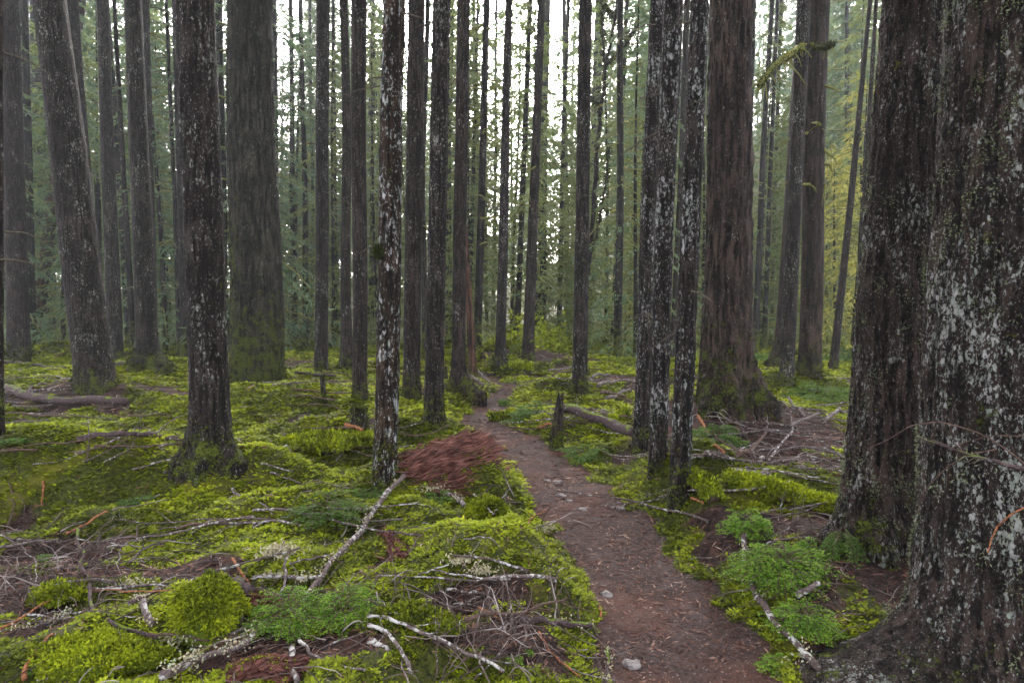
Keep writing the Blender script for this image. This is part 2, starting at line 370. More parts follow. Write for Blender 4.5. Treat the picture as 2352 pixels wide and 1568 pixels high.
# ground: dirt, moss and trodden path, chosen by painted masks broken up with noise
m, t, o = mat('ground'); M['ground'] = m
ge = N(t, 'ShaderNodeNewGeometry'); v = ge.outputs['Position']
am = N(t, 'ShaderNodeAttribute', attribute_name='moss').outputs['Fac']; ap = N(t, 'ShaderNodeAttribute', attribute_name='path').outputs['Fac']
n1 = noise(t, v, 38, 6, .7); n2 = noise(t, v, 7, 5, .6); n3 = noise(t, v, 140, 3, .7); n4 = noise(t, v, 1.6, 4)
dirt = mix(t, maprange(t, n1, .35, .66), (.006,.0035,.003), (.042,.024,.018))
dirt = mix(t, mathn(t, 'MULTIPLY', maprange(t, n2, .52, .7), .6), dirt, (.10,.045,.03))
vo = N(t, 'ShaderNodeTexVoronoi'); vo.inputs['Scale'].default_value = 75; t.links.new(v, vo.inputs['Vector'])
sp = N(t, 'ShaderNodeSeparateColor'); t.links.new(vo.outputs['Color'], sp.inputs[0])
pth = mix(t, maprange(t, n1, .3, .7), (.012,.007,.006), (.060,.035,.029))
pth = mix(t, maprange(t, n4, .45, .62), pth, mix(t, n3, (.030,.014,.010), (.105,.048,.034)))
pth = mix(t, mathn(t, 'MULTIPLY', maprange(t, n2, .48, .68), .45), pth, (.075,.060,.058))
chips = mathn(t, 'MULTIPLY', maprange(t, sp.outputs[0], .86, .9), maprange(t, vo.outputs['Distance'], .45, .3))
pth = mix(t, mathn(t, 'MULTIPLY', chips, .7), pth, mix(t, sp.outputs[1], (.13,.06,.04), (.22,.19,.18)))
mos = mix(t, maprange(t, n1, .35, .65), (.010,.014,.003), (.060,.070,.006))
mos = mix(t, mathn(t, 'MULTIPLY', maprange(t, n4, .5, .7), .5), mos, (.17,.16,.012))
mf = maprange(t, mathn(t, 'ADD', am, mathn(t, 'MULTIPLY', n2, .5)), .62, .80)
col = mix(t, mf, mix(t, maprange(t, mathn(t, 'ADD', ap, mathn(t, 'MULTIPLY', n2, .3)), .45, .8), dirt, pth), mos)
h = mathn(t, 'ADD', mathn(t, 'ADD', n1, mathn(t, 'MULTIPLY', n3, .4)), mathn(t, 'MULTIPLY', chips, .35))
prin(t, o, col, .8, bump(t, h, .035, 1.), .14)

# ------------------------------------------------------------------ ground sheet
ys = [-8.0]
while ys[-1] < 420:
    y = ys[-1]; ys.append(y + (.22 if y < .9 else max(.013, .0062*y) if y < 30 else .03*y))
ys = np.array(ys); us = np.linspace(-1, 1, 620)
YY, UU = np.meshgrid(ys, us, indexing='ij')
HW = 2.6+1.15*np.maximum(YY, 0)+2.0*np.exp(-((YY)/3.)**2)+np.where(YY < 0, 4.0, 0)*sst(0, -2, YY)
XX = UU*HW; ZZ = g(XX, YY)
MM = mossmask(XX, YY); PD = pathdist(XX, YY); PM = 1-sst(-.02, .18, PD+.05*fbm(XX*4, YY*4, 0, 8, 2))
rough = relief(XX, YY)*(1-.8*PM)
ZZ = ZZ+rough
nr, nc = YY.shape
i = (np.arange(nr-1)[:, None]*nc+np.arange(nc-1)[None]).ravel()
F = np.stack([i, i+1, i+nc+1, i+nc], -1)
mb = MB(); mb.add(np.stack([XX, YY, ZZ], -1).reshape(-1, 3), F)
tag(mb.build('ground', M['ground'], attrs={'moss': MM.ravel(), 'path': PM.ravel()}), 'forest floor with a trodden brown path', None, None, 'structure')

# ------------------------------------------------------------------ moss, litter (ground cover)
def scatter(n, y0=1.0, y1=34.0, spread=1.0):
    y = y0*(y1/y0)**rng.random(n); x = (rng.random(n)*2-1)*(.95*y+.5)*spread
    return x, y
x, y = scatter(330000, 1.0, 36); mm = mossmask(x, y)
pr = sst(.44, .70, mm+.05+(.20*vn(x*9, y*9, 0, 77)+.16*vn(x*21, y*21, 0, 78))*np.exp(-y/16))*sst(-.62, -.05, vn(x*14, y*14, 0, 90)+y/16); k = rng.random(len(x)) < pr; x, y, mm = x[k], y[k], mm[k]
z = g(x, y)+relief(x, y)
size = .0062*np.maximum(y, 1.7)**.92*(0.7+.7*rng.random(len(x)))
hue = np.clip(.46+.26*fbm(x*.9, y*.9, 0, 55, 3)+.12*fbm(x*5, y*5, 0, 56, 2)+.26*vn(x*22, y*22, 0, 57)*np.exp(-y/20), 0, 1)
mb = MB()
for q in range(4):
    n = len(x); ang = rng.random(n)*2*np.pi; tilt = .15+.45*rng.random(n)
    D = np.stack([np.cos(ang), np.sin(ang), tilt], -1)
    S = np.stack([-np.sin(ang), np.cos(ang), .4*rng.normal(size=n)], -1)
    off = np.stack([np.cos(ang), np.sin(ang), 0*ang], -1)*size[:, None]*.3
    leaves(mb, np.stack([x, y, z+size*.25*rng.random(n)], -1)+off, D, size*(.8+.7*rng.random(n)), size*.68, S, np.clip(hue+.30*rng.normal(size=n)*.6, 0, 1))
tag(mb.build('moss_cover', M['moss'], smooth=False), 'bright yellow-green moss carpeting the forest floor beside the path', 'moss', None, 'stuff')
x, y = scatter(150000, 1.0, 22); mm = mossmask(x, y); k = rng.random(len(x)) < (1-.88*sst(.35, .7, mm)); x, y = x[k], y[k]; n = len(x)
inp = pathdist(x, y) < .05; k = rng.random(n) < np.where(inp, .9, 1); x, y, inp = x[k], y[k], inp[k]; n = len(x)
z = g(x, y)+relief(x, y)*(pathdist(x, y) > .1)+.004; ang = rng.random(n)*np.pi*2; s_ = .004*np.maximum(y, 1.5)*(.5+rng.random(n)*1.1)
D = np.stack([np.cos(ang), np.sin(ang), .25*rng.normal(size=n)*np.where(inp, .3, 1)], -1)
L = s_*np.where(inp, 2.2, 3.4)*(.5+rng.random(n)); mb = MB()
leaves(mb, np.stack([x, y, z], -1), D, L, s_*.45, np.stack([-np.sin(ang), np.cos(ang), .5*rng.normal(size=n)], -1), np.clip(rng.random(n)**1.3, 0, 1))
tag(mb.build('needle_litter', M['litter'], smooth=False), 'fallen needles, bark chips and leaf litter on the bare soil and path', 'leaf litter', None, 'stuff')
# fine twigs, too many to count
mb = MB(); x, y = scatter(14000, 1.1, 22); mm = mossmask(x, y); inp = pathdist(x, y)
brush = np.zeros(len(x))
for (a, b, rx, ry) in [(1830,1060,1.2,1.0),(150,1260,.7,.4),(1180,1500,.5,.3),(60,1380,.6,.3),(1250,1180,.4,.4),(850,1400,.6,.25),(250,1040,1.0,.4),(1430,900,1.3,1.3),(1790,1000,1.2,.8),(1870,1120,.8,.4),(650,840,2.5,1.5),(90,900,2,1.2),(1080,870,.9,.8),(1330,985,.7,.5)]:
    fx, fy = flat(a, b); brush += np.exp(-((x-fx)/rx)**2-((y-fy)/ry)**2)
k = (rng.random(len(x)) < .10+.22*(mm < .4)+.8*brush) & (inp > .05); x, y, br = x[k], y[k], brush[k]
for a, b, q in zip(x, y, br):
    an = rng.random()*np.pi*2; L = (.10+.35*rng.random()**2)*(1+.5*min(1, q)); c = rng.normal()*.6; n = 7
    t_ = np.linspace(0, 1, n); th = an+c*t_; P = np.stack([a+np.cumsum(np.cos(th))*L/n, b+np.cumsum(np.sin(th))*L/n, 0*t_], -1)
    P[:, 2] = g(P[:, 0], P[:, 1])+.008+.02*rng.random()+(.06+.10*min(1, q))*rng.random()*np.sin(np.pi*t_*rng.random())
    P[:, :2] += rng.normal(size=(n, 2))*L*.015
    r = (.0014+.0006*b)*(.6+.8*rng.random()); tube(mb, P, r*(1-.6*t_), 4, a=rng.random()**.8)
tag(mb.build('twig_litter', M['twigs']), 'tangle of fine fallen twigs strewn over moss and soil', 'twigs', None, 'stuff')

# ------------------------------------------------------------------ trees
def grow_moss(parent, P, Nrm, size, name='moss', m='moss_bark', seedamt=3, up=.2):
    mb = MB()
    for q in range(seedamt):
        n = len(P); D = Nrm*(.5+.5*rng.random((n, 1)))+rng.normal(size=(n, 3))*.55; D[:, 2] += up
        leaves(mb, P, D, size*(.8+.8*rng.random(n)), size*.62, None, np.clip(.36+.35*vn(P[:, 0]*30, P[:, 1]*30, P[:, 2]*30, 4)+.22*rng.normal(size=n), 0, 1))
    return mb.build(name, M[m], parent, smooth=False)
TREES = []
def trunk_mesh(P, rad, sides, nz, flare=(), fl=.5, fz=.22, amp=0., sc=.045, seed=0, zcut=None):
    """returns vertex grid for a trunk following P (k,3) with radii rad (k,), local coordinates"""
    z0 = P[:, 2]; ze = z0[-1] if zcut is None else zcut
    zz = np.concatenate([np.linspace(z0[0], min(z0[0]+.7, ze), nz//3), np.linspace(min(z0[0]+.7, ze), ze, nz-nz//3+1)[1:]])
    if zcut is not None and z0[-1] > zcut+.5: zz = np.concatenate([zz, np.linspace(zcut, z0[-1], 24)[1:]])
    cx, cy, rr = np.interp(zz, z0, P[:, 0]), np.interp(zz, z0, P[:, 1]), np.interp(zz, z0, rad)
    th = np.linspace(0, 2*np.pi, sides, endpoint=False)
    Z, TH = np.meshgrid(zz, th, indexing='ij'); RR = rr[:, None]*np.ones_like(TH)
    hz = np.maximum(Z, 0)
    lob = 1+.30*np.clip(fbm(np.cos(TH)*1.6, np.sin(TH)*1.6, 0, seed+5, 2), -1, 1)
    RR = RR*(1+fl*lob*np.exp(-hz/fz)-.035+.025*fbm(np.cos(TH)*1.2, np.sin(TH)*1.2, Z*.5, seed+2, 2))
    for (az, am, zs, wd) in flare:
        d = np.angle(np.exp(1j*(TH-R(az)))); RR = RR+am*np.exp(-hz/zs)*np.exp(-(d/wd)**2)
    if amp:
        u = RR*np.cos(TH); v_ = RR*np.sin(TH)
        n_ = fbm(u/sc, v_/sc, Z/(sc*5.5), seed+11, 2); rid = 1-np.abs(n_)*1.6
        RR = RR+amp*(np.clip(rid, -1, 1)*.6-.3)+amp*.35*fbm(u/(sc*.35), v_/(sc*.35), Z/(sc*.9), seed+31, 2)
    return cx[:, None]+RR*np.cos(TH), cy[:, None]+RR*np.sin(TH), Z, TH
def grid_faces(n, s):
    i = np.arange(n-1)[:, None]*s; j = np.arange(s)[None]; k = (j+1) % s
    return np.stack([i+j, i+k, i+s+k, i+s+j], -1).reshape(-1, 4)
def dead_branches(mb, axis, z0, z1, n, Lm, rad=.012, droop=.3, twig=True, seed=0, lat=None, leafmb=None, leafL=.10, leafn=10, moss=None):
    r_ = np.random.default_rng(seed)
    for q in range(n):
        z = z0+(z1-z0)*r_.random(); c = axis(z); az = r_.random()*2*np.pi
        L = Lm*(.35+.85*r_.random()); k = 8; t_ = np.linspace(0, 1, k)
        d = np.array([math.cos(az), math.sin(az), 0]); e = np.array([-math.sin(az), math.cos(az), 0])
        up = .25*r_.normal()
        P = c+d*t_[:, None]*L+e*(.10*L*np.sin(t_*3+r_.random()*3)*r_.normal())[:, None]+np.array([0, 0, 1.])*((up*t_-droop*t_**2)*L)[:, None]
        P = P+r_.normal(size=P.shape)*L*.012
        tube(mb, P, rad*(1-.75*t_)*(.7+.6*r_.random()), 4, a=r_.random())
        if twig:
            for j in range(int(3+L*3)):
                tt = .2+.75*r_.random(); i_ = int(tt*(k-1)); p = P[i_]; s2 = 1 if r_.random() < .5 else -1
                l2 = L*.32*(1.1-tt)*(.5+r_.random()); dd = d*.7+e*s2*.8+np.array([0, 0, -.35*r_.random()-.1])
                T2 = np.linspace(0, 1, 4)[:, None]; P2 = p+dd*T2*l2+np.array([0, 0, -1.])*(T2**2)*l2*.4
                tube(mb, P2, rad*.45*(1-.7*T2[:, 0]), 3, a=r_.random())
                if leafmb is not None:
                    pp = p+dd*r_.random((leafn, 1))*l2*1.3; pp[:, 2] -= .1*r_.random(leafn)*l2
                    leaves(leafmb, pp, dd+r_.normal(size=(leafn, 3))*.5+np.array([0, 0, -.35]), leafL*(.6+.8*r_.random(leafn)), leafL*.28, None, r_.random(leafn))
def tree(label, xt, wt, xb, yb, wb, bm='bark_spot', Y=None, level=1, flare=(), fl=.35, fz=.22, br=0, brL=.8, brz=None, moss=.0, cat='tree', name='conifer_tree', ytop=0, top=1.55, seed=None, droop=.3, foliage=0, bmat='dead_twig', brr=.012, snag=False, zt_px=None, group=None, lichen=0, amp=None, bsc=None):
    seed = seed if seed is not None else len(TREES)*13+3
    if Y is None: b = hit(xb, yb); Y = b[1]
    else:
        q = at(xb, yb, Y); b = np.array([q[0], Y, float(g(q[0], Y))])
    # centre of the trunk lies one radius behind the visible base
    r_b = wb*Y/F0/2; Yc = Y+r_b*.8; q = at(xb, yb, Yc); b = np.array([q[0], Yc, float(g(q[0], Yc))])
    tp = at(xt, ytop, Yc); r_t = wt*Yc/F0/2
    root = empty(name, b)
    k = 9 if snag else 14
    s_ = np.linspace(0, 1 if snag else 1.2, k)
    if not snag: s_ = np.concatenate([s_, np.linspace(1.2, max(1.5, 25./(tp-b)[2]), 7)[1:]])
    P = b+(tp-b)*s_[:, None]; rad = np.maximum(r_b+(r_t-r_b)*s_, r_t*.45)
    ws = np.random.default_rng(seed)
    wob = np.sin(s_*3+ws.random()*6)*ws.normal()*.018*np.clip(1-np.abs(2*s_-1), 0, 1)*np.linalg.norm(tp-b)*.25
    P[:, 0] += wob*(s_ > 0)
    ax = lambda z: np.array([np.interp(z, P[:, 2], P[:, 0]), np.interp(z, P[:, 2], P[:, 1]), z])
    P2 = np.vstack([P[0]+[0, 0, -.25], P]); rad2 = np.concatenate([[rad[0]*1.05], rad])
    loc = P2-b
    sides, nz, am, sc = {0: (10, 14, 0, .05), 1: (28, 80, .006, .05), 2: (72, 260, .012, .05), 3: (220, 640, .022, .040)}[level]
    if amp is not None: am = amp
    if bsc: sc = bsc
    X, Yy, Z, TH = trunk_mesh(loc, rad2, sides, nz, flare, fl, fz, am, sc, seed, None if snag else 1.2*(tp-b)[2])
    if snag:   # splintered top
        zt = loc[-1, 2]; sp_ = .10*zt+.05
        Z = np.where(Z > zt-sp_, zt-sp_+(Z-(zt-sp_))*(.4+.9*np.abs(vn(np.cos(TH)*2.2, np.sin(TH)*2.2, 0, seed))), Z)
    V = np.stack([X, Yy, Z], -1); n, s = V.shape[:2]
    mb = MB(); mb.add(V.reshape(-1, 3), grid_faces(n, s))
    if snag:   # closed broken top
        c = V[-1].mean(0)-[0, 0, .03]; ring = V[-1]; VV = np.vstack([ring, c]); mb.add(VV, [[s, q_, (q_+1) % s, (q_+2) % s] for q_ in range(0, s, 2)])
    tr = mb.build('trunk', M[bm], root)
    if moss:    # leafy moss up the foot of the trunk
        A = V[1:, :].reshape(-1, 3); cen = np.stack([np.interp(A[:, 2], loc[:, 2], loc[:, 0]), np.interp(A[:, 2], loc[:, 2], loc[:, 1]), A[:, 2]], -1)
        Nn = A-cen; Nn /= np.linalg.norm(Nn, axis=1)[:, None]+1e-9
        dens = np.exp(-np.maximum(A[:, 2], 0)/(moss*.6))*sst(-.35, .25, fbm(A[:, 0]*7, A[:, 1]*7, A[:, 2]*5, seed, 2)+.3*np.exp(-A[:, 2]/.15))
        area = 1.0
        kk = (rng.random(len(A)) < dens) & (A[:, 2] > -.05)
        idx = np.where(kk)[0]; want = int(190*max(.2, r_b/.2)*(moss/.4)); 
        if len(idx):
            idx = rng.choice(idx, want); jit = rng.normal(size=(want, 3))*.012
            grow_moss(root, A[idx]+jit, Nn[idx], (.0034*max(Y, 2.8))*(.7+.6*rng.random(want)))
    if lichen:
        A = V.reshape(-1, 3); cen = np.stack([np.interp(A[:, 2], loc[:, 2], loc[:, 0]), np.interp(A[:, 2], loc[:, 2], loc[:, 1]), A[:, 2]], -1)
        Nn = A-cen; Nn /= np.linalg.norm(Nn, axis=1)[:, None]+1e-9
        sel = np.where((A[:, 2] < 4.5) & (A[:, 2] > .1) & (fbm(A[:, 0]*4, A[:, 1]*4, A[:, 2]*3, seed+3, 2) > -.15))[0]
        cl = rng.choice(sel, lichen); mb = MB()
        for c in cl:
            ntf = rng.integers(8, 46); sp_ = .006+.0006*ntf*(.6+.8*rng.random())
            pp = A[c]+rng.normal(size=(ntf, 3))*sp_*np.array([1, 1, 1.3]); pp += Nn[c]*(.004-np.sum((pp-A[c])*Nn[c], axis=1))[:, None]
            leaves(mb, pp, Nn[c]*.6+rng.normal(size=(ntf, 3))*.7, .009+.010*rng.random(ntf), .006, None, np.clip(rng.random()+.15*rng.normal(size=ntf), 0, 1))
        mb.build('lichen', M['lichen'], root, smooth=False)
    if not br and level in (1, 2) and not snag and wb < 60: br, brL, brz, brr = 6, .35, (.25, 1.0), .010
    if br:
        mb = MB(); lm = MB() if foliage else None
        z0, z1 = brz if brz else (.25, 1.0); H = (tp-b)[2]
        axl = lambda z: ax(z+b[2])-b
        dead_branches(mb, axl, H*z0, H*z1, br, brL, brr, droop, True, seed, leafmb=lm, leafn=foliage, leafL=.0052*Y)
        mb.build('branches', M[bmat], root)
        if lm: lm.build('foliage', M['crown'], root, smooth=False)
    tag(root, label, cat, group)
    TREES.append(dict(snag=snag, root=root, x=xb, Y=Yc, label=label, b=b, ax=ax, rb=r_b))
    return root
T = tree
# --- the big ones, near to far
T('massive dark furrowed trunk with pale lichen filling the right edge, root flaring left', 2335, 275, 2290, 1640, 400, 'bark_near2', Y=2.55, level=3, flare=[(188, .50, .12, .42), (200, .14, .35, .6), (235, .14, .2, .4)], fl=.06, fz=.3, moss=.15, lichen=260, top=1.9)
T('thick lichen-flecked trunk just left of the massive right-edge tree, mossy foot', 2114, 152, 2010, 1268, 162, 'bark_near', level=3, flare=[(190, .16, .15, .45), (250, .10, .12, .35), (300, .08, .12, .3)], fl=.12, fz=.2, moss=.25, lichen=170, top=1.6)
T('sturdy dark trunk with flared mossy foot and grey lichen streaks, left of the giant fir', 446, 86, 488, 1080, 90, 'bark_spot', level=2, flare=[(335, .22, .16, .4), (215, .15, .14, .4), (270, .10, .12, .3)], fl=.18, fz=.2, moss=.42, top=1.5)
T('slim trunk blotched heavily with white lichen, single tuft of moss halfway up', 906, 50, 884, 1110, 56, 'bark_white', level=2, fl=.22, fz=.14, moss=.28)
T('broad giant fir trunk with deep furrows, green moss down its left side', 576, 96, 591, 884, 124, 'bark_giant', level=2, flare=[(310, .15, .25, .3), (230, .2, .25, .35), (270, .15, .2, .25)], fl=.08, fz=.4, moss=.3, amp=.055, bsc=.10)
T('right-hand stem of the close lichen-speckled pair right of the path', 1547, 44, 1510, 1082, 42, 'bark_lich', level=2, fl=.16, fz=.12, moss=.3)
T('left-hand darker stem of the close lichen-speckled pair right of the path', 1511, 34, 1473, 1040, 40, 'bark_lich', level=2, fl=.22, fz=.15, moss=.3)
T('lichen-crusted slim trunk standing in front of the broad brown fir', 1608, 42, 1558, 1165, 49, 'bark_lich', level=2, fl=.18, fz=.12, moss=.25)
T('broad brown furrowed fir with mossy flared foot right of the path', 1680, 92, 1662, 940, 116, 'bark_brown', level=2, flare=[(330, .35, .35, .4), (225, .2, .25, .35), (270, .2, .2, .3)], fl=.12, fz=.35, moss=.4, amp=.040, bsc=.085)
T('dark speckled trunk leaning left at the top, fourth thick stem from the left edge', 113, 68, 222, 903, 84, 'bark_spot', level=2, flare=[(330, .12, .2, .5)], fl=.16, fz=.25, moss=.3)
T('straight speckled trunk with mossy foot beside the bend of the path', 1015, 40, 995, 985, 46, 'bark_spot', level=2, flare=[(340, .06, .15, .5)], fl=.22, fz=.18, moss=.4)
T('straight dark trunk between the white-blotched tree and the speckled tree by the path bend', 957, 38, 945, 918, 42, 'bark_dark', level=1, fl=.18, moss=.3, fz=.2)
T('dark slender trunk just left of the white-blotched tree', 825, 35, 826, 918, 34, 'bark_dark', level=1, fl=.2, moss=.25)
T('dark trunk with a broad root-flared foot at the left of the path end', 1065, 27, 1053, 902, 34, 'bark_dark', level=1, flare=[(335, .38, .15, .4), (215, .15, .16, .5)], fl=.45, fz=.22, moss=.35)
T('dark speckled trunk standing alone right of the path, behind the broken stump', 1345, 30, 1331, 903, 36, 'bark_spot', level=1, fl=.25, fz=.2, moss=.25)
T('speckled slender trunk right of the giant fir behind the mossy post stump', 743, 30, 737, 858, 30, 'bark_spot', level=1, fl=.28, fz=.25, moss=.2, br=14, brz=(.45, 1))
T('speckled trunk second from the left edge with wide flared mossy foot', 20, 40, 44, 832, 46, 'bark_dark', level=1, flare=[(320, .25, .2, .6)], fl=.25, fz=.3, moss=.35)
T('speckled trunk with spreading mossy root flare left of the sturdy foreground tree', 305, 36, 340, 846, 48, 'bark_spot', level=1, flare=[(340, .35, .22, .6), (240, .15, .2, .5)], fl=.3, fz=.3, moss=.4)
T('dark straight trunk between the leaning tree and the root-flared speckled one', 236, 24, 266, 828, 34, 'bark_spot', level=1, fl=.12, br=10, brz=(.5, 1))
T('nearer slender stem fronting the wide twin-looking brown trunk near the right', 1846, 30, 1806, 893, 34, 'bark_spot', level=1, fl=.1, moss=.2)
T('dark brown trunk with reddish scarred foot at right, bearing a mossy branch stub', 1882, 46, 1858, 868, 52, 'bark_brown', level=1, fl=.2, fz=.3, moss=.25, br=9, brz=(.35, .85), brL=.7, bmat='mossy_twig', brr=.03)
T('brown trunk with flared left foot partly hidden behind the nearer slender stem', 1846, 26, 1800, 848, 48, 'bark_brown', level=1, flare=[(190, .4, .35, .6)], fl=.15, moss=.2)
T('dark trunk with a smooth flared conical foot left of the dark slender stem', 789, 18, 798, 845, 26, 'bark_dark', level=1, fl=.7, fz=.35, moss=.2, br=18, brz=(.35, 1))
T('slender trunk with broad mossy base mound at the end of the path', 1169, 16, 1148, 850, 26, 'bark_spot', level=1, fl=.35, fz=.3, moss=.5, br=6, brz=(.5, 1))
T('leaning trunk with red-brown barkless foot beyond the path end', 1244, 16, 1212, 830, 28, 'bark_dark', level=1, fl=.3, fz=.3, br=12, brz=(.4, 1), bmat='mossy_twig', brr=.02)
T('slim trunk with forked mossy stubs against the bright sky gap', 1118, 14, 1096, 828, 20, 'bark_far', level=1, fl=.2, br=26, brz=(.2, 1), brL=.9, bmat='mossy_twig', brr=.025)
T('tall slim trunk with root-flared foot at the right end of the mossy log', 1425, 13, 1418, 824, 20, 'bark_far', level=1, flare=[(340, .3, .2, .5)], fl=.25, br=40, brz=(.3, 1.1), brL=1.5, bmat='mossy_twig', brr=.02, droop=.5)
T('leaning thin dark trunk at right, outer of two slanting poles', 1999, 9, 1914, 846, 19, 'bark_dark', level=1, br=14, brz=(.3, 1), brL=.6)
T('thin slanting pole right beside the thick lichen-flecked tree', 2013, 8, 1966, 850, 16, 'bark_dark', level=1, br=12, brz=(.4, 1), brL=.6)
T('thin dark trunk cut by the left edge of the photo', 0, 12, -2, 1008, 20, 'bark_dark', level=1, moss=.2)
# --- farther, hazy
FT = [
 ('hazy thin trunk right behind the speckled tree nearest the left edge', 57, 12, 72, 786, 22, 24, 'bark_far', 8),
 ('hazy straight trunk half hidden by the speckled tree nearest the left edge', 46, 14, 56, 792, 18, 30, 'bark_far', 6),
 ('very wide hazy dark trunk between the left-edge tree and the leaning tree', 92, 40, 102, 786, 50, 33, 'bark_far', 0),
 ('dark trunk close behind the leaning tree, crossing it halfway up', 163, 30, 216, 826, 34, 19, 'bark_spot', 5),
 ('thin bent dark trunk left of the root-flared speckled tree', 262, 8, 308, 808, 15, 22, 'bark_far', 22),
 ('smooth hazy purple-grey trunk behind the straight dark trunk at left', 242, 16, 301, 808, 21, 26, 'bark_far', 0),
 ('speckled trunk close behind the right side of the root-flared tree', 333, 18, 352, 822, 22, 21, 'bark_spot', 8),
 ('very thin dark pole alone in the pale gap left of the sturdy tree', 382, 7, 412, 800, 11, 24, 'bark_far', 34),
 ('dark trunk half hidden along the left side of the sturdy foreground tree', 408, 24, 428, 815, 24, 23, 'bark_far', 16),
 ('hazy trunk seen between the sturdy foreground tree and the giant fir', 500, 20, 514, 800, 20, 27, 'bark_far', 16),
 ('hazy purple trunk half hidden along the right side of the giant fir', 628, 14, 648, 800, 16, 28, 'bark_far', 6),
 ('first of two thin poles right of the giant fir, hazier', 667, 10, 678, 792, 14, 32, 'bark_far', 26),
 ('second thin pole right of the giant fir, slightly bent at top', 690, 10, 703, 792, 14, 31, 'bark_far', 26),
 ('faint pole between the thin poles and the slender speckled trunk', 712, 6, 716, 788, 9, 40, 'bark_far', 20),
 ('hazy trunk just right of the slender speckled trunk', 765, 8, 770, 795, 12, 33, 'bark_far', 20),
 ('thin pole with bright mossy tufts between two close dark trunks', 983, 11, 974, 830, 14, 21, 'bark_far', 20),
 ('thin shadowy trunk left of the trunk with forked mossy stubs', 1098, 6, 1076, 800, 12, 30, 'bark_far', 26),
 ('thin far trunk right of the trunk with forked mossy stubs', 1116, 7, 1118, 800, 9, 33, 'bark_far', 18),
 ('pale slim trunk ringed by light branch whorls beyond the path', 1218, 11, 1186, 800, 15, 27, 'bark_far', 30),
 ('far thin trunk left of the pale ringed trunk', 1140, 6, 1132, 792, 9, 40, 'bark_far', 22),
 ('slim trunk with stubby side branches left of the lone speckled tree', 1306, 8, 1282, 796, 13, 29, 'bark_far', 34),
 ('far dim trunk in the middle of the mossy understorey', 1262, 6, 1240, 792, 10, 42, 'bark_far', 22),
 ('broad hazy grey trunk behind the leaning vine maple', 1378, 20, 1350, 795, 26, 38, 'bark_far', 10),
 ('secondary slim trunk hugging the left of the root-flared slim tree', 1440, 9, 1406, 812, 12, 26, 'bark_far', 30),
 ('thin trunk tight behind the right of the lichen-speckled pair', 1578, 14, 1545, 820, 14, 22, 'bark_dark', 0),
 ('thin hazy trunk along the right side of the broad brown fir', 1732, 11, 1706, 800, 10, 28, 'bark_far', 10),
 ('dark slim trunk with drooping side branches right of the broad brown fir', 1774, 10, 1732, 822, 16, 24, 'bark_far', 36),
 ('hazier slim trunk beside the one with drooping side branches', 1786, 8, 1755, 802, 13, 28, 'bark_far', 36),
 ('farthest of the three slim trunks right of the broad brown fir', 1794, 7, 1770, 798, 10, 32, 'bark_far', 30),
 ('wide hazy trunk far beyond the path end', 1255, 16, 1243, 790, 24, 36, 'bark_far', 10),
 ('short-looking far trunk behind the mossy log', 1296, 9, 1302, 790, 15, 38, 'bark_far', 14),
 ('far dark trunk between the speckled path-bend tree and the root-flared one', 1040, 8, 1030, 800, 16, 34, 'bark_far', 14),
 ('dim trunk left of the white-blotched tree in the far haze', 858, 7, 855, 796, 11, 36, 'bark_far', 24),
 ('dim trunk far left of the leaning tree foot', 168, 10, 152, 795, 15, 36, 'bark_far', 16),
]
for (lb, xt, wt, xb, yb, wb, Y, bm, nb) in FT:
    T(lb, xt, wt, xb, yb, wb, bm, Y=Y, level=1 if Y < 26 else 0, br=nb, brz=(.12, 1.1), brL=1.7, bmat='mossy_twig' if xb > 600 else 'dead_twig', brr=.020, droop=.4, foliage=7 if nb > 7 else 0)
T('reddish trunk leaning right against its neighbours near the left edge', 186, 22, 70, 700, 27, 'bark_red', Y=28, level=0, fl=.1)
# snags and stumps
T('broken grey pole snag left of the straight dark trunk', 223, 12, 236, 815, 15, 'bark_far', Y=22, level=1, snag=True, ytop=418, name='snag', cat='snag', fl=.1)
T('tapering broken stump with jagged tip and mossy foot right of the path', 1287, 14, 1277, 1034, 33, 'bark_dark', level=2, snag=True, ytop=900, name='broken_stump', cat='stump', fl=.1, moss=.22)
T('short mossy post stump in front of the giant fir', 740, 11, 744, 930, 15, 'bark_spot', level=1, snag=True, ytop=856, name='mossy_stump', cat='stump', fl=.05, moss=.5)
T('squat moss-covered stump left of the white-blotched tree', 824, 30, 824, 984, 44, 'bark_dark', level=1, snag=True, ytop=935, name='mossy_stump', cat='stump', fl=.25, moss=.6)
T('reddish broken snag close behind the root-flared trunk', 1070, 9, 1087, 868, 22, 'bark_red', Y=14.5, level=1, snag=True, ytop=520, name='snag', cat='snag', fl=.2)
T('dark ragged snag draped with moss beyond the path', 1250, 12, 1244, 792, 22, 'bark_far', Y=30, level=1, snag=True, ytop=520, name='snag', cat='snag', br=30, brz=(.3, .95), brL=.8, bmat='mossy_twig', brr=.05, droop=.8, foliage=6)
T('dark little stub beside the root-flared trunk', 1024, 6, 1022, 892, 14, 'bark_dark', Y=13.6, level=1, snag=True, ytop=840, name='stump', cat='stump')
T('small mossy pole snag far right of the root-flared slim tree', 1438, 5, 1436, 800, 9, 'bark_far', Y=30, level=0, snag=True, ytop=690, name='snag', cat='snag')

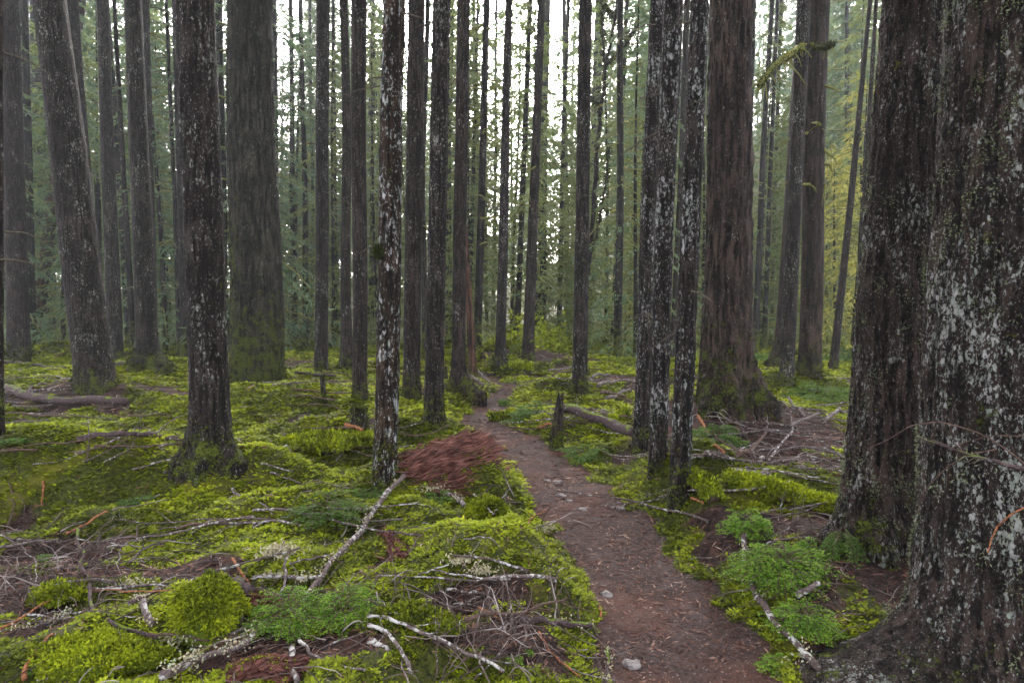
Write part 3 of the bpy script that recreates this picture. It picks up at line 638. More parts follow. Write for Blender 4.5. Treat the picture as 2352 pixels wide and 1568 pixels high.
# moss tuft on the white-blotched tree, prominent mossy branches
def tree_by(s): return next(q for q in TREES if s in q['label'])
tw = tree_by('slim trunk blotched'); p = at(868, 578, tw['Y']-tw['rb']) - tw['b']
n = 500; Q = rng.normal(size=(n, 3)); Q /= np.linalg.norm(Q, axis=1)[:, None]
grow_moss(tw['root'], p+Q*np.array([.03, .02, .05])*rng.random((n, 1))**.4, Q, .02*np.ones(n), 'moss_tuft', 'moss_bark')
def mossy_branch(td, pts, r, dangle=18, Yoff=0):
    P = np.array([at(a, b, td['Y']+Yoff+c)-td['b'] for (a, b, c) in pts]); t_ = np.linspace(0, 1, len(P)); tt = np.linspace(0, 1, 22)
    P = np.stack([np.interp(tt, t_, P[:, i_]) for i_ in range(3)], -1); mb = MB(); tube(mb, P, r*(1.1-.7*tt), 8, .25, 3)
    for q in range(dangle):
        i_ = rng.integers(2, 22); k = rng.random()*.35+.1; s_ = np.linspace(0, 1, 5)[:, None]
        d = np.array([rng.normal()*.6, rng.normal()*.5, .2+rng.normal()*.4]); tube(mb, P[i_]+d*s_*k+np.array([0, 0, -k])*s_**2, r*.35*(1-.6*s_[:, 0]), 4)
    o = mb.build('branch', M['mossy_twig'], td['root'])
    if r < .04: return
    idx = rng.integers(0, 22, 900); Q = rng.normal(size=(900, 3)); Q[:, 2] -= .4; Q /= np.linalg.norm(Q, axis=1)[:, None]
    grow_moss(o, P[idx]+Q*r*.8+rng.normal(size=(900, 3))*.01, Q, .032*np.ones(900), 'moss', 'moss_bark', 2, -.5)
tn = tree_by('nearer slender stem')
mossy_branch(tn, [(1850,100,0),(1825,118,-.3),(1790,140,-.5),(1765,165,-.7),(1748,192,-.8)], .06, 24)
mossy_branch(tn, [(1862,105,0),(1885,108,-.2),(1900,106,-.3),(1912,100,-.4)], .05, 4)
tn = tree_by('with reddish scarred foot')
for pts in ([(1885,330,0),(1900,352,-.2),(1918,365,-.3),(1922,380,-.3)], [(1882,377,0),(1905,378,-.2),(1912,395,-.2)], [(1880,420,0),(1896,424,-.2),(1893,450,-.2)]):
    mossy_branch(tn, pts, .03, 3)

# leaning forked vine maple draped with moss
Y = 21.; b = at(1336, 800, Y); b[2] = float(g(b[0], Y)); vm = empty('vine_maple', b); mb = MB()
stems = [[(1336,800),(1352,600),(1368,430),(1378,270),(1392,150),(1412,40),(1425,-60)], [(1378,270),(1388,190),(1385,100),(1380,20),(1380,-60)], [(1352,600),(1375,520),(1392,420),(1402,330)], [(1380,250),(1352,215),(1335,192)], [(1392,150),(1430,110),(1460,60)], [(1412,40),(1385,10)]]
allP = []
for si, st in enumerate(stems):
    P = np.array([at(a, c, Y+.5*i_*(si % 2-.5)*(si > 0)) for i_, (a, c) in enumerate(st)])-b; P[0, 2] -= .1*(si == 0)
    tt = np.linspace(0, 1, 26); t_ = np.linspace(0, 1, len(P)); P = np.stack([np.interp(tt, t_, P[:, i_]) for i_ in range(3)], -1)
    P[1:-1] += rng.normal(size=(24, 3))*.02; tube(mb, P, (.085 if si == 0 else .05)*(1-.6*tt), 8, .2, si); allP.append(P[3:] if si else P[8:])
mb.build('trunk', M['bark_dark'], vm)
A = np.vstack(allP); idx = rng.integers(0, len(A), 2600); Q = rng.normal(size=(2600, 3)); Q[:, 2] -= .3
grow_moss(vm, A[idx]+Q*.04, Q, .06*np.ones(2600), 'moss', 'moss_bark', 2, -.4)
tag(vm, 'leaning forked vine maple with yellow moss sleeves, between lone speckled tree and slim tree', 'tree')

# ------------------------------------------------------------------ crowns for the far forest
def crown_proto(h, h0, spread, nb, leafL, per, seed, droop=.45, power=.8, wood=True):
    r_ = np.random.default_rng(seed); wm, lm = MB(), MB()
    for q in range(nb):
        u = (q+r_.random())/nb; z = h0+(h-h0)*u**.9; L = spread*((1-(z-h0)/(h-h0)*.92)**power)*(.45+.75*r_.random())
        az = q*2.399+r_.normal()*.3; d = np.array([math.cos(az), math.sin(az), 0]); e = np.array([-d[1], d[0], 0])
        k = 7; t_ = np.linspace(0, 1, k); P = np.array([0, 0, z])+d*t_[:, None]*L+np.array([0, 0, 1.])*((.18*t_-droop*t_**2)*L)[:, None]
        tube(wm, P, .03*(1-.8*t_)*(h/25+.3), 4)
        n = int(per*(.4+L/spread)); tt = .12+.9*r_.random(n)**.8; side = r_.choice([-1, 1], n); off = (1.08-tt)*.42*L*r_.random(n)
        pp = np.array([0, 0, z])+d*(tt*L)[:, None]+e*(side*off)[:, None]+np.array([0, 0, 1.])*((.18*tt-droop*tt**2)*L-off*.35-.04*r_.random(n)*L)[:, None]
        D = d*.7+e*side[:, None]*.7+r_.normal(size=(n, 3))*.35; D[:, 2] -= .25+.6*r_.random(n)
        S = np.cross(D, np.array([0, 0, 1.]))+r_.normal(size=(n, 3))*.35
        leaves(lm, pp, D, leafL*(.6+.9*r_.random(n)), leafL*.30, S, np.clip(.35+.4*tt+.25*r_.normal(size=n), 0, 1))
    return wm, lm
def make_proto(kind, seed, mat_, h, h0, spread, nb, leafL, per, droop, r0):
    root = empty('conifer_tree', (0, 0, 0)); z = np.linspace(-.6, h*.97, 14); r = r0*(1-.85*np.clip(z/h, 0, 1))
    P = np.stack([.08*np.sin(z*.35+seed), .08*np.cos(z*.3+seed), z], -1); P[0, :2] = 0
    mb = MB(); tube(mb, P, r*np.where(z < .3, 1.35, 1), 10, .05, seed); mb.build('trunk', M['bark_far'], root)
    wm, lm = crown_proto(h, h0, spread, nb, leafL, per, seed, droop)
    wm.build('branches', M['mossy_twig'], root); lm.build('crown', M[mat_], root, smooth=False)
    return root
FAR_FACTOR = 1.0
PROT = {'tall': [make_proto('tall', 100+i_, 'crown', 30+2*i_, 4+2.0*i_, 3.9+.4*i_, 160, .29, 130, .5, .22) for i_ in range(4)],
        'under': [make_proto('under', 200+i_, 'crown_moss', 9+2.2*i_, .5, 2.2+.25*i_, 75, .17, 110, .55, .07) for i_ in range(3)],
        'green': [make_proto('green', 250+i_, 'crown', 10+3*i_, .8, 2.3+.3*i_, 75, .17, 110, .55, .08) for i_ in range(3)],
        'yellow': [make_proto('yellow', 300+i_, 'crown_yellow', 5+1.5*i_, .4, 1.7, 45, .16, 55, .7, .05) for i_ in range(2)]}
for i_, q in enumerate(TREES):     # unseen crowns, added high overhead to block skylight on haze, trunks and ground
    if q['snag'] or q['Y'] > 19: continue
    src = PROT['tall'][i_ % 4]; ch = next(c for c in COL.objects if c.parent == src and c.name.startswith('crown'))
    c = bpy.data.objects.new('crown', ch.data); COL.objects.link(c); c.parent = q['root']; c.location = [float(e) for e in (q['ax'](q['b'][2]+9.5)-q['b'])]
    c.rotation_euler = (0, 0, i_*1.7); c.scale = ((1.0, 1.0, .8) if q['rb'] < .3 else (1.4, 1.4, .8)) if q['x'] > 600 else (1.5, 1.5, .8)  # left-hand crowns widened to shade the haze on that side
used = set()
def place(kind, i_, x, y, s, rz, label, group, cat='tree'):
    p = PROT[kind][i_ % len(PROT[kind])]
    if id(p) not in used: used.add(id(p)); r_ = p
    else:
        r_ = p.copy(); COL.objects.link(r_)
        for ch in [c for c in COL.objects if c.parent == p]:
            c = ch.copy(); COL.objects.link(c); c.parent = r_
    r_.location = (x, y, float(g(x, y))-.05); r_.rotation_euler = (R(random.uniform(-2, 2)), R(random.uniform(-2, 2)), rz); r_.scale = (s, s, s)
    tag(r_, label, cat, group); PEND.append((label, y, r_))
    return r_
def where_label(x, Y):
    """name the two foreground trees this one shows between"""
    px = W0/2+F0*x/Y
    ref = sorted([(q['x'], q['label']) for q in TREES if q['Y'] < 17], key=lambda e: e[0])
    names = [(488,'the sturdy foreground tree'),(591,'the giant fir'),(222,'the leaning tree'),(44,'the left-edge tree'),(340,'the root-flared speckled tree'),(737,'the slender speckled trunk'),(884,'the white-blotched tree'),(995,'the path-bend tree'),(1148,'the path-end tree'),(1331,'the lone speckled tree'),(1418,'the slim log-end tree'),(1490,'the lichen-speckled pair'),(1662,'the broad brown fir'),(1830,'the twin brown trunks'),(2010,'the thick lichen-flecked tree')]
    names.sort(); L = [n_ for n_ in names if n_[0] <= px]; G = [n_ for n_ in names if n_[0] > px]
    if L and G: return 'between %s and %s' % (L[-1][1].replace('the ', '', 1), G[0][1].replace('the ', '', 1))
    return 'beyond the left edge trees' if G else 'behind the thick right-hand trunks'
cnt = {}; PEND = []
def far_label(desc, x, y):
    wl = where_label(x, y)
    return (desc+' '+wl), wl
# understorey hemlocks near the back of the clearing (photo x, depth, height kind)
US = [('under',1475,24,1.0),('under',1240,27,1.1),('under',1180,32,1.2),('under',1330,26,.9),('under',1390,30,1.1),('yellow',1450,31,1.2),('under',1290,36,1.3),('under',1080,30,1.1),
      ('green',375,26,1.0),('green',390,33,1.2),('green',150,27,1.0),('green',530,30,1.3),('green',680,34,1.2),('under',760,30,1.0),('under',870,31,1.1),('green',120,36,1.3),('green',240,33,1.1),
      ('under',1745,32,1.0),('under',1800,29,.9),('yellow',1950,24,1.3),('yellow',1925,28,1.5),('yellow',1905,34,1.4),('under',1900,40,1.5),('green',1500,34,1.4),('under',1620,30,1.2),('green',60,30,1.1),('under',1030,36,1.2),('under',940,34,1.1),
      ('green',1455,20,.75),('green',1940,36,1.5),('green',640,27,.9),('yellow',1470,26,.8),('green',450,40,1.4),('under',1120,40,1.3),('under',1350,42,1.5),('green',1560,42,1.6),('green',20,24,1.0),('green',300,44,1.5),('green',760,45,1.6),('green',880,48,1.7),('yellow',660,38,.9),('yellow',745,36,.9),('yellow',1230,42,1.0)]
for i_, (kd, px, Y, s) in enumerate(US):
    x = (px-W0/2)/F0*Y
    desc = {'under': 'mossy drooping hemlock', 'green': 'green understorey hemlock', 'yellow': 'yellow mossy maple bush'}[kd]
    lb, _ = far_label(desc, x, Y)
    place(kd, i_, x, Y, s*random.uniform(1.15, 1.45), random.uniform(0, 6.28), lb, 'understorey trees beyond the clearing')
for i_ in range(46):
    px = random.uniform(-150, 2500); Y = random.uniform(27, 58); x = (px-W0/2)/F0*Y
    if 1095 < px < 1200 and Y < 40: continue
    kd = random.choice(['under', 'under', 'green', 'yellow']) if px > 600 else random.choice(['green', 'green', 'under'])
    desc = {'under': 'far mossy hemlock', 'green': 'dark hazy hemlock', 'yellow': 'far yellow maple bush'}[kd]
    lb, _ = far_label(desc, x, Y); place(kd, i_, x, Y, random.uniform(.9, 1.5)*(1+Y/90), random.uniform(0, 6.28), lb, 'understorey trees beyond the clearing')
# tall conifers standing in rows behind
pts = []; tries = 0
while len(pts) < 56 and tries < 5000:
    tries += 1; Y = 33+66*random.random()**.8; x = random.uniform(-1, 1)*(.92*Y+4); px = W0/2+F0*x/Y
    if 1122 < px < 1172 and Y < 60: continue
    if any((x-a)**2+(Y-b_)**2 < 4.2**2 for a, b_ in pts): continue
    pts.append((x, Y))
for i_, (x, Y) in enumerate(pts):
    d = 'tall hazy conifer' if Y < 50 else 'pale misty conifer'
    lb, _ = far_label(d, x, Y)
    place('tall', i_, x, Y, random.uniform(.85, 1.2), random.uniform(0, 6.28), lb, 'tall conifers fading into the mist')

ORD = ['nearest', 'second nearest', 'third nearest', 'fourth nearest', 'fifth nearest', 'sixth nearest', 'seventh nearest', 'eighth nearest', 'ninth nearest']
byl = {}
for lb, y_, o_ in PEND: byl.setdefault(lb, []).append((y_, o_))
for lb, l_ in byl.items():
    l_.sort(key=lambda e: e[0])
    if len(l_) > 1:
        for k_, (y_, o_) in enumerate(l_): o_['label'] = '%s %s' % ((ORD[k_] if k_ < 9 else 'tenth nearest eleventh nearest twelfth nearest thirteenth nearest'.replace(' nearest', '').split()[min(k_-9, 3)]+' nearest'), lb)
# the wood on the slopes beyond, where single trees can no longer be told apart
mb = MB()
for q in range(150):
    Y = 80+60*rng.random(); x = (rng.random()*2-1)*(.95*Y+6); h = 14+15*rng.random(); n = 300; u = rng.random(n)**.8
    px = W0/2+F0*x/Y
    if 1090 < px < 1200: h *= .45
    rr = 3.6*(1-u)**.7*rng.random(n)**.5+.2; an = rng.random(n)*2*np.pi; bz = float(g(x, Y))
    P = np.stack([x+np.cos(an)*rr, Y+np.sin(an)*rr, bz+1+u*h-.35*rr], -1); D = np.stack([np.cos(an), np.sin(an), -.7+.4*rng.normal(size=n)], -1)
    leaves(mb, P, D, 1.0+.9*rng.random(n), .42, None, np.clip(.45+.2*rng.normal(size=n), 0, 1))
    t_ = np.linspace(0, 1, 3); tube(mb, np.stack([x+0*t_, Y+0*t_, bz-1+t_*h], -1), .2*(1-.8*t_), 5, a=0.)
tag(mb.build('distant_wood', M['crown'], smooth=False), 'pale misty mass of distant conifers on the slope beyond', 'woodland', None, 'stuff')

# ------------------------------------------------------------------ fallen wood
def polyline(pts, n, lift=0., rad=.01, stiff=False):
    P = []
    for q in pts:
        if len(q) == 2: h = hit(q[0], q[1]); h[2] += lift; P.append(h)
        else: P.append(at(q[0], q[1], q[2]))
    P = np.array(P); d = np.concatenate([[0], np.cumsum(np.linalg.norm(np.diff(P, axis=0), axis=1))]); s = np.linspace(0, d[-1], n)
    # smooth through the points
    Q = np.stack([np.interp(s, d, P[:, i_]) for i_ in range(3)], -1)
    if len(pts) > 2:
        for _ in range(max(1, n//10)): Q[1:-1] = .25*Q[:-2]+.5*Q[1:-1]+.25*Q[2:]
    return Q
def stick(label, pts, wpx, mt='stick_white', taper=.6, n=None, twigs=0, lift=.0, name='fallen_branch', cat='branch', group=None, rough=.22, moss=0, lich=0, sides=8, wob=.0035, free=False, flatten=1.):
    Q = polyline(pts, 24 if n is None else n); Y = Q[:, 1].mean(); r = wpx*Y/F0/2
    if not free:
        gz = g(Q[:, 0], Q[:, 1])+.0035*Y; line = Q[:, 2]
        Q[:, 2] = np.maximum(gz+r*.55, .5*line+.5*(gz)+r*.6)+lift
        for _ in range(8): Q[1:-1, 2] = .25*Q[:-2, 2]+.5*Q[1:-1, 2]+.25*Q[2:, 2]
        Q[:, 2] += max(0., float(np.percentile(gz+r*.2-Q[:, 2], 80)))
    nn = len(Q); L = np.linalg.norm(Q[-1]-Q[0])
    wv = np.stack([fbm(np.arange(nn)*.35, 0, 0, int(wpx*10+pts[0][0]) + k_, 2) for k_ in range(3)], -1); Q = Q+wv*wob*(1+L*2)
    b = Q[0].copy(); t_ = np.linspace(0, 1, nn); rad = r*(1-(1-taper)*t_)*(1+.10*fbm(t_*9, 0, 0, 5, 2))
    main_only = not (twigs or moss or lich)
    mb = MB(); tube(mb, Q-b, rad, sides if wpx < 12 else 16, rough, int(pts[0][0]))
    if main_only:
        o = mb.build(name, M[mt], None); o.location = b
    else:
        o = empty(name, b); mb.build('stem', M[mt], o)
        if twigs:
            mb = MB(); T_, A, B = frames(Q)
            for q in range(twigs):
                i_ = rng.integers(2, nn-1); s_ = np.linspace(0, 1, 6)[:, None]; l2 = (.12+.25*rng.random())*min(1.5, L+.2)
                dd = T_[i_]*.7+A[i_]*rng.choice([-1, 1])*(.5+.5*rng.random())+np.array([0, 0, .15+.35*rng.random()])
                P2 = Q[i_]-b+dd*s_*l2-np.array([0, 0, .4])*s_**2*l2; P2[1:] += rng.normal(size=(5, 3))*l2*.03
                tube(mb, P2, max(.0018, r*.3)*(1-.6*s_[:, 0]), 5)
            mb.build('twigs', M[mt], o)
        if moss:
            nn2 = moss; idx = rng.integers(0, nn, nn2); an = rng.random(nn2)*2*np.pi; T_, A, B = frames(Q)
            Nn = np.cos(an)[:, None]*A[idx]+np.sin(an)[:, None]*B[idx]; Nn[:, 2] = np.abs(Nn[:, 2])*.9+.05
            grow_moss(o, Q[idx]-b+Nn*rad[idx][:, None]*.95+rng.normal(size=(nn2, 3))*L/nn*.6, Nn, .0045*Y*(.6+.8*rng.random(nn2)), 'moss', 'moss', 3, .0)
        if lich:
            idx = rng.integers(0, nn, lich); Nn = rng.normal(size=(lich, 3)); Nn /= np.linalg.norm(Nn, axis=1)[:, None]; Nn[:, 2] = np.abs(Nn[:, 2]); mb = MB()
            for q in range(lich):
                k = 9; leaves(mb, Q[idx[q]]-b+Nn[q]*r+rng.normal(size=(k, 3))*r*.9, Nn[q]+rng.normal(size=(k, 3))*.8, .009*Y**.5, .005*Y**.5, None, rng.random(k))
            mb.build('lichen', M['lichen_pale'], o, smooth=False)
    tag(o, label, cat, group); return o
S = stick
S('long white lichened branch slanting down from the foot of the white-blotched tree', [(930,1102),(868,1169),(783,1280),(732,1343),(693,1402)], 13, 'stick_white', .8, lift=.03, lich=26)
S('thin pale branch slanting across moss left of the sturdy tree', [(166,1054),(228,1040),(306,1019),(372,988),(436,950)], 5, 'stick_white', .5, lift=.04, twigs=6)
S('grey weathered log half sunk in moss at left', [(178,1022),(318,1010),(410,1012)], 13, 'log_purple', .8, name='fallen_log', cat='log')
S('long arched orange twig at the lower left', [(4,1468),(44,1447),(81,1413),(130,1389),(200,1375),(259,1371),(400,1375)], 5.5, 'stick_orange', .35, lift=.03)
S('lichen-crusted stick with orange end at the lower left edge', [(4,1466),(55,1463),(111,1447),(167,1417)], 9, 'stick_dark', .7, lift=.02, lich=14)
S('long curved purple-brown branch sweeping down the lower left', [(185,1228),(189,1321),(207,1384),(237,1428),(292,1465),(352,1487)], 8, 'log_purple', .8, lift=.02)
S('short thick lichen-spotted log piece left of the moss mound', [(318,1380),(334,1412),(350,1446)], 17, 'stick_white', .9, name='fallen_log', cat='log', lich=10)
S('thin white twig curling down at the left edge', [(0,1241),(44,1262),(78,1295),(87,1350)], 3.5, 'stick_white', .6, lift=.02)
S('thin brown branch bent down the left mound', [(22,1117),(33,1162),(22,1210),(0,1236)], 4, 'stick_brown', .7)
S('short orange stick lying on the left mound', [(101,1112),(96,1168)], 4.5, 'stick_orange', .7)
S('rusty brown stick on bare soil at left', [(152,1232),(207,1206),(246,1179)], 6, 'stick_orange', .6)
S('grey forked stick above the moss mound at left', [(296,1299),(333,1265),(387,1244)], 6, 'stick_gray', .6, twigs=3)
S('thick orange-brown stick at the bottom left corner', [(52,1568),(74,1513),(122,1461)], 11, 'stick_orange', .6)
S('white stick cut by the bottom edge at left', [(86,1566),(160,1560),(230,1556)], 7, 'stick_white', .8)
S('pale stick pointing at the foot of the sturdy tree', [(307,1085),(370,1068),(428,1058)], 5, 'stick_white', .7)
S('short pale stick beside the foot of the sturdy tree', [(378,1092),(424,1064)], 4, 'stick_white', .8)
S('white branch poking out of moss right of the sturdy tree', [(532,1130),(576,1147),(613,1173),(630,1186)], 6, 'stick_white', .6)
S('thin white twig on the moss hump right of the sturdy tree', [(602,1071),(672,1092)], 4.5, 'stick_white', .6)
S('lower thin pale twig on the moss hump right of the sturdy tree', [(622,1090),(694,1116)], 3.5, 'stick_white', .6)
S('lichened white branch lying across the red rotten log', [(583,1352),(635,1354),(691,1358),(746,1352)], 11, 'stick_white', .7, lift=.05, lich=12)
S('pale forked stick standing against the red rotten log', [(659,1306),(656,1350),(639,1399)], 7, 'stick_gray', .8, lift=.06, twigs=2)
S('slender white twig above the red rotten log', [(665,1311),(757,1291)], 5, 'stick_white', .7, lift=.02)
S('thick lichen-crusted branch rising from the bottom edge', [(372,1572),(450,1539),(554,1502),(608,1456)], 20, 'stick_white', .45, lift=.02, lich=40)
S('pale branch running behind the bright hemlock sprig', [(443,1493),(524,1476),(584,1454),(640,1432)], 10, 'stick_gray', .7, lift=.02)
S('banded white stick cut by the bottom edge below the hemlock sprig', [(669,1495),(672,1539),(684,1572)], 13, 'stick_white', .9)
S('white curved branch at the bottom right of the hemlock sprig', [(687,1486),(709,1517),(769,1543),(839,1562)], 8, 'stick_white', .7, lift=.02)
S('orange splinter stick right above the moss mound', [(535,1286),(552,1318),(573,1350)], 6, 'stick_orange', .7)
S('lichened branch between the two moss humps left of the path', [(1021,1138),(1052,1152),(1085,1165)], 11, 'stick_white', .8, lich=6)
S('thin white twig draped over the dark moss ball', [(1091,1151),(1120,1169),(1141,1197)], 4, 'stick_white', .6, lift=.05)
S('brown stick pointing at the path edge', [(1183,1217),(1218,1198),(1256,1180)], 6, 'stick_orange', .6)
S('dark branch with pale end under the fern at the centre bottom', [(1028,1358),(1076,1369),(1126,1373)], 9, 'stick_dark', .8)
S('stout purple log piece with white lichen beside the path', [(1157,1436),(1217,1441),(1290,1448),(1356,1453)], 17, 'log_purple', .8, name='fallen_log', cat='log', lift=.02, lich=8)
S('orange broken stick next to the purple log piece', [(1100,1402),(1156,1434)], 7, 'stick_orange', .8)
S('long white branch crossing the bottom centre', [(847,1443),(939,1469),(1024,1502),(1106,1543),(1156,1572)], 10, 'stick_white', .7, lift=.04, twigs=5)
S('white branch curling down to the bottom edge', [(847,1460),(891,1476),(917,1506),(935,1543),(943,1572)], 10, 'stick_white', .9, lift=.03)
S('short banded birch-like stick at bottom centre', [(850,1480),(897,1508)], 15, 'stick_white', .8)
S('long orange-tipped stick at the bottom right of the purple log', [(1235,1469),(1265,1513),(1298,1547),(1334,1572)], 6, 'stick_orange', .6, lift=.02)
S('upright lichened stick at the path edge by the bottom', [(1394,1491),(1398,1535),(1390,1572)], 10, 'log_purple', .8, lich=8)
S('pale twig on the near side of the mossy bank', [(961,1333),(1032,1315)], 4, 'stick_white', .6, lift=.02)
S('arched pale twig over the mossy bank', [(1068,1266),(1100,1257),(1128,1262),(1150,1282)], 3.5, 'stick_gray', .6, lift=.05)
S('broken log with splintered end leaning right of the jagged stump', [(1296,964),(1350,985),(1400,1003),(1452,1026)], 23, 'log_purple', .95, name='fallen_log', cat='log', lift=.10)
S('smaller mossy log crossing behind the broken log', [(1370,1000),(1405,975),(1440,955)], 15, 'log_moss', .7, name='fallen_log', cat='log', moss=500)
S('curved orange-ended stick left of the jagged stump', [(1237,990),(1262,978),(1292,992)], 6, 'stick_orange', .7)
S('short charred log end lying at the path bend', [(1124,968),(1168,965)], 15, 'log_moss', .95, name='fallen_log', cat='log', moss=300)
S('long mossy log lying across the back of the clearing', [(1190,812),(1300,806),(1398,800)], 18, 'log_moss', .85, name='fallen_log', cat='log', moss=2200)
S('far mossy log left of the path-end tree', [(1015,836),(1100,822),(1195,806)], 12, 'log_moss', .8, name='fallen_log', cat='log', moss=1300)
S('short mossy log at the foot of the path-end tree', [(1156,866),(1216,856)], 12, 'log_moss', .9, name='fallen_log', cat='log', moss=500)
S('purple-grey log lying at the left edge of the clearing', [(-10,902),(60,925),(140,938),(290,942)], 22, 'log_purple', .75, name='fallen_log', cat='log', lift=.05)
S('thin log behind the leaning tree', [(10,838),(110,846),(150,850)], 8, 'log_purple', .7, name='fallen_log', cat='log')
S('log lying right of the leaning tree foot', [(258,842),(320,838),(370,840)], 11, 'log_purple', .8, name='fallen_log', cat='log')
S('thin pale branch behind the sturdy tree at left', [(60,910),(95,888),(130,878)], 6, 'stick_gray', .6)
S('mossy log behind the slender speckled trunk', [(655,800),(720,800)], 10, 'log_moss', .8, name='fallen_log', cat='log', moss=400)
S('thin bare log left of the mossy post stump', [(680,862),(770,872)], 8, 'log_purple', .7, name='fallen_log', cat='log')
S('rusty red curved bark piece on moss left of the white-blotched tree', [(792,985),(812,988),(832,996)], 10, 'stick_orange', .7, name='bark_piece', cat='bark piece')
S('dark curved twig above the red rotten heap', [(920,1010),(990,1014),(1040,990)], 4, 'stick_brown', .5, lift=.05)
S('thick mossy log lying right, pointing to the thick lichen-flecked tree', [(1676,1124),(1762,1134),(1852,1168),(1930,1192)], 38, 'log_moss', .9, name='fallen_log', cat='log', moss=4200)
S('mossy log stub right of the lichen-crusted slim trunk', [(1580,1118),(1640,1165)], 48, 'log_moss', .75, name='fallen_log', cat='log', moss=2000)
S('white angled branch in the brush pile at right', [(1738,1075),(1774,1063),(1807,1027),(1818,1006),(1816,979)], 8, 'stick_white', .6, lift=.06, twigs=4)
S('reddish brown branch in the brush pile at right', [(1696,1075),(1729,1048),(1759,1012)], 11, 'stick_brown', .7, lift=.06)
S('dark crooked branch lying right of the lichen-crusted slim trunk', [(1582,1084),(1620,1076),(1657,1072),(1690,1090)], 11, 'stick_dark', .6, lift=.08, twigs=4)
S('grey splintered log in the brush pile', [(1684,1102),(1768,1113)], 16, 'stick_gray', .9, name='fallen_log', cat='log', lift=.04)
S('dark forked branch reaching the thick lichen-flecked tree', [(1885,992),(1912,972),(1956,954)], 8, 'stick_dark', .7, lift=.08, twigs=3)
S('pale crooked branch at the top of the brush pile', [(1812,934),(1849,978)], 6, 'stick_gray', .7, lift=.08)
S('forked grey branch in the middle of the brush pile', [(1816,1000),(1850,985),(1880,970)], 8, 'stick_gray', .7, lift=.08, twigs=4)
S('straight stick touching the thick lichen-flecked tree', [(1890,1050),(1946,1076)], 6, 'stick_gray', .7, lift=.06)
S('long thin pale branch across the brush pile', [(1770,1095),(1850,1080),(1940,1110)], 4, 'stick_white', .6, lift=.10, twigs=6)
S('thin pale branch low in the brush pile', [(1700,1118),(1790,1108),(1880,1128)], 4, 'stick_white', .6, lift=.08, twigs=6)
S('weathered branch beneath the brush pile', [(1740,1046),(1830,1040),(1935,1060)], 7, 'stick_gray', .6, lift=.03, twigs=5)
S('orange splinter on the slope below the broad brown fir', [(1604,967),(1616,988),(1628,1010)], 8, 'stick_orange', .5, lift=.02, name='wood_splinter', cat='wood splinter')
S('orange upright splinter at the foot of the broad brown fir', [(1640,942),(1636,912)], 5, 'stick_orange', .5, name='wood_splinter', cat='wood splinter', lift=.06)
S('orange splinter below the dark crooked branch', [(1587,1150),(1616,1166)], 7, 'stick_orange', .7, name='wood_splinter', cat='wood splinter')
S('pair-side orange splinter near the dark crooked branch', [(1640,1030),(1664,1046)], 7, 'stick_orange', .7, name='wood_splinter', cat='wood splinter')
S('small orange chip standing at the path edge', [(1381,1425),(1376,1398)], 6, 'stick_orange', .6, name='wood_splinter', cat='wood splinter')
S('dark brown branch bending through the ferns with a white upper end', [(1706,1256),(1712,1320),(1730,1378),(1770,1450),(1820,1510),(1880,1572)], 14, 'stick_dark', 1.1, lift=.05, lich=16)
S('short white-lichened stick angled in the ferns', [(1828,1404),(1852,1390),(1880,1374)], 14, 'stick_white', .8, lift=.06)
S('lower lichened stick in the ferns', [(1790,1450),(1812,1436)], 12, 'stick_white', .8, lift=.05)
S('dark stick on the moss near the big root', [(1840,1412),(1930,1430),(1990,1425)], 5, 'stick_brown', .6, lift=.02)
for (lb, pts, wp) in [('jumbled grey stick right of the lone speckled tree', [(1372,900),(1420,885),(1460,888)], 8), ('reddish stick right of the lone speckled tree', [(1380,915),(1440,925)], 9), ('upper pale stick right of the lone speckled tree', [(1360,880),(1400,872)], 7), ('stick lying at the foot of the lone speckled tree', [(1395,930),(1450,905)], 8),
                      ('thin pole across the moss before the long mossy log', [(1258,862),(1325,852)], 6), ('short dark stick beyond the jagged stump', [(1270,872),(1330,858)], 5)]:
    S(lb, pts, wp, 'stick_brown' if 'red' in lb or 'dark' in lb else 'stick_gray', .7, lift=.05)
# roots of the path-end trees
for (lb, pts) in [('gnarled root snaking right of the root-flared trunk', [(1068,868),(1090,880),(1112,893)]), ('forked grey roots beside the path end', [(1098,862),(1116,878),(1124,890)])]:
    S(lb, pts, 7, 'stick_gray', .5, lift=.02, name='root', cat='root', twigs=3)
# branches in the air at right
S('bare purple dead branch jutting in front of the massive right-edge trunk', [(2108,1005,2.05),(2180,1028,2.0),(2270,1056,1.95),(2370,1082,1.9)][::-1], 11, 'log_purple', .45, free=True, twigs=5, name='dead_branch', n=30, wob=.002)
S('thin arching twig in front of the massive right-edge trunk', [(2365,1078,1.95),(2320,1035,2.0),(2240,990,2.05),(2160,968,2.1),(2090,978,2.1),(2045,1005,2.1),(1992,1032,2.1)], 4, 'stick_brown', .35, free=True, name='dead_branch', n=40, wob=.001)
S('orange-tipped curved twig low at the right edge', [(2365,1160,1.9),(2320,1180,1.95),(2285,1215,2.0),(2268,1270,2.0)], 5, 'stick_orange', .5, free=True, name='dead_branch', n=30, wob=.001)
S('fine orange twig crossing the jutting dead branch', [(2290,1030,1.98),(2220,1045,2.0),(2170,1075,2.0),(2120,1130,2.0),(2108,1180,2.02)], 3, 'stick_brown', .4, free=True, name='dead_branch', n=30, wob=.001)
S('fine arched twig running right above the dead branch', [(2365,1000,1.9),(2280,1000,1.95),(2215,1015,2.0),(2190,1028,2.0)], 3, 'stick_brown', .6, free=True, name='dead_branch', n=24, wob=.001)

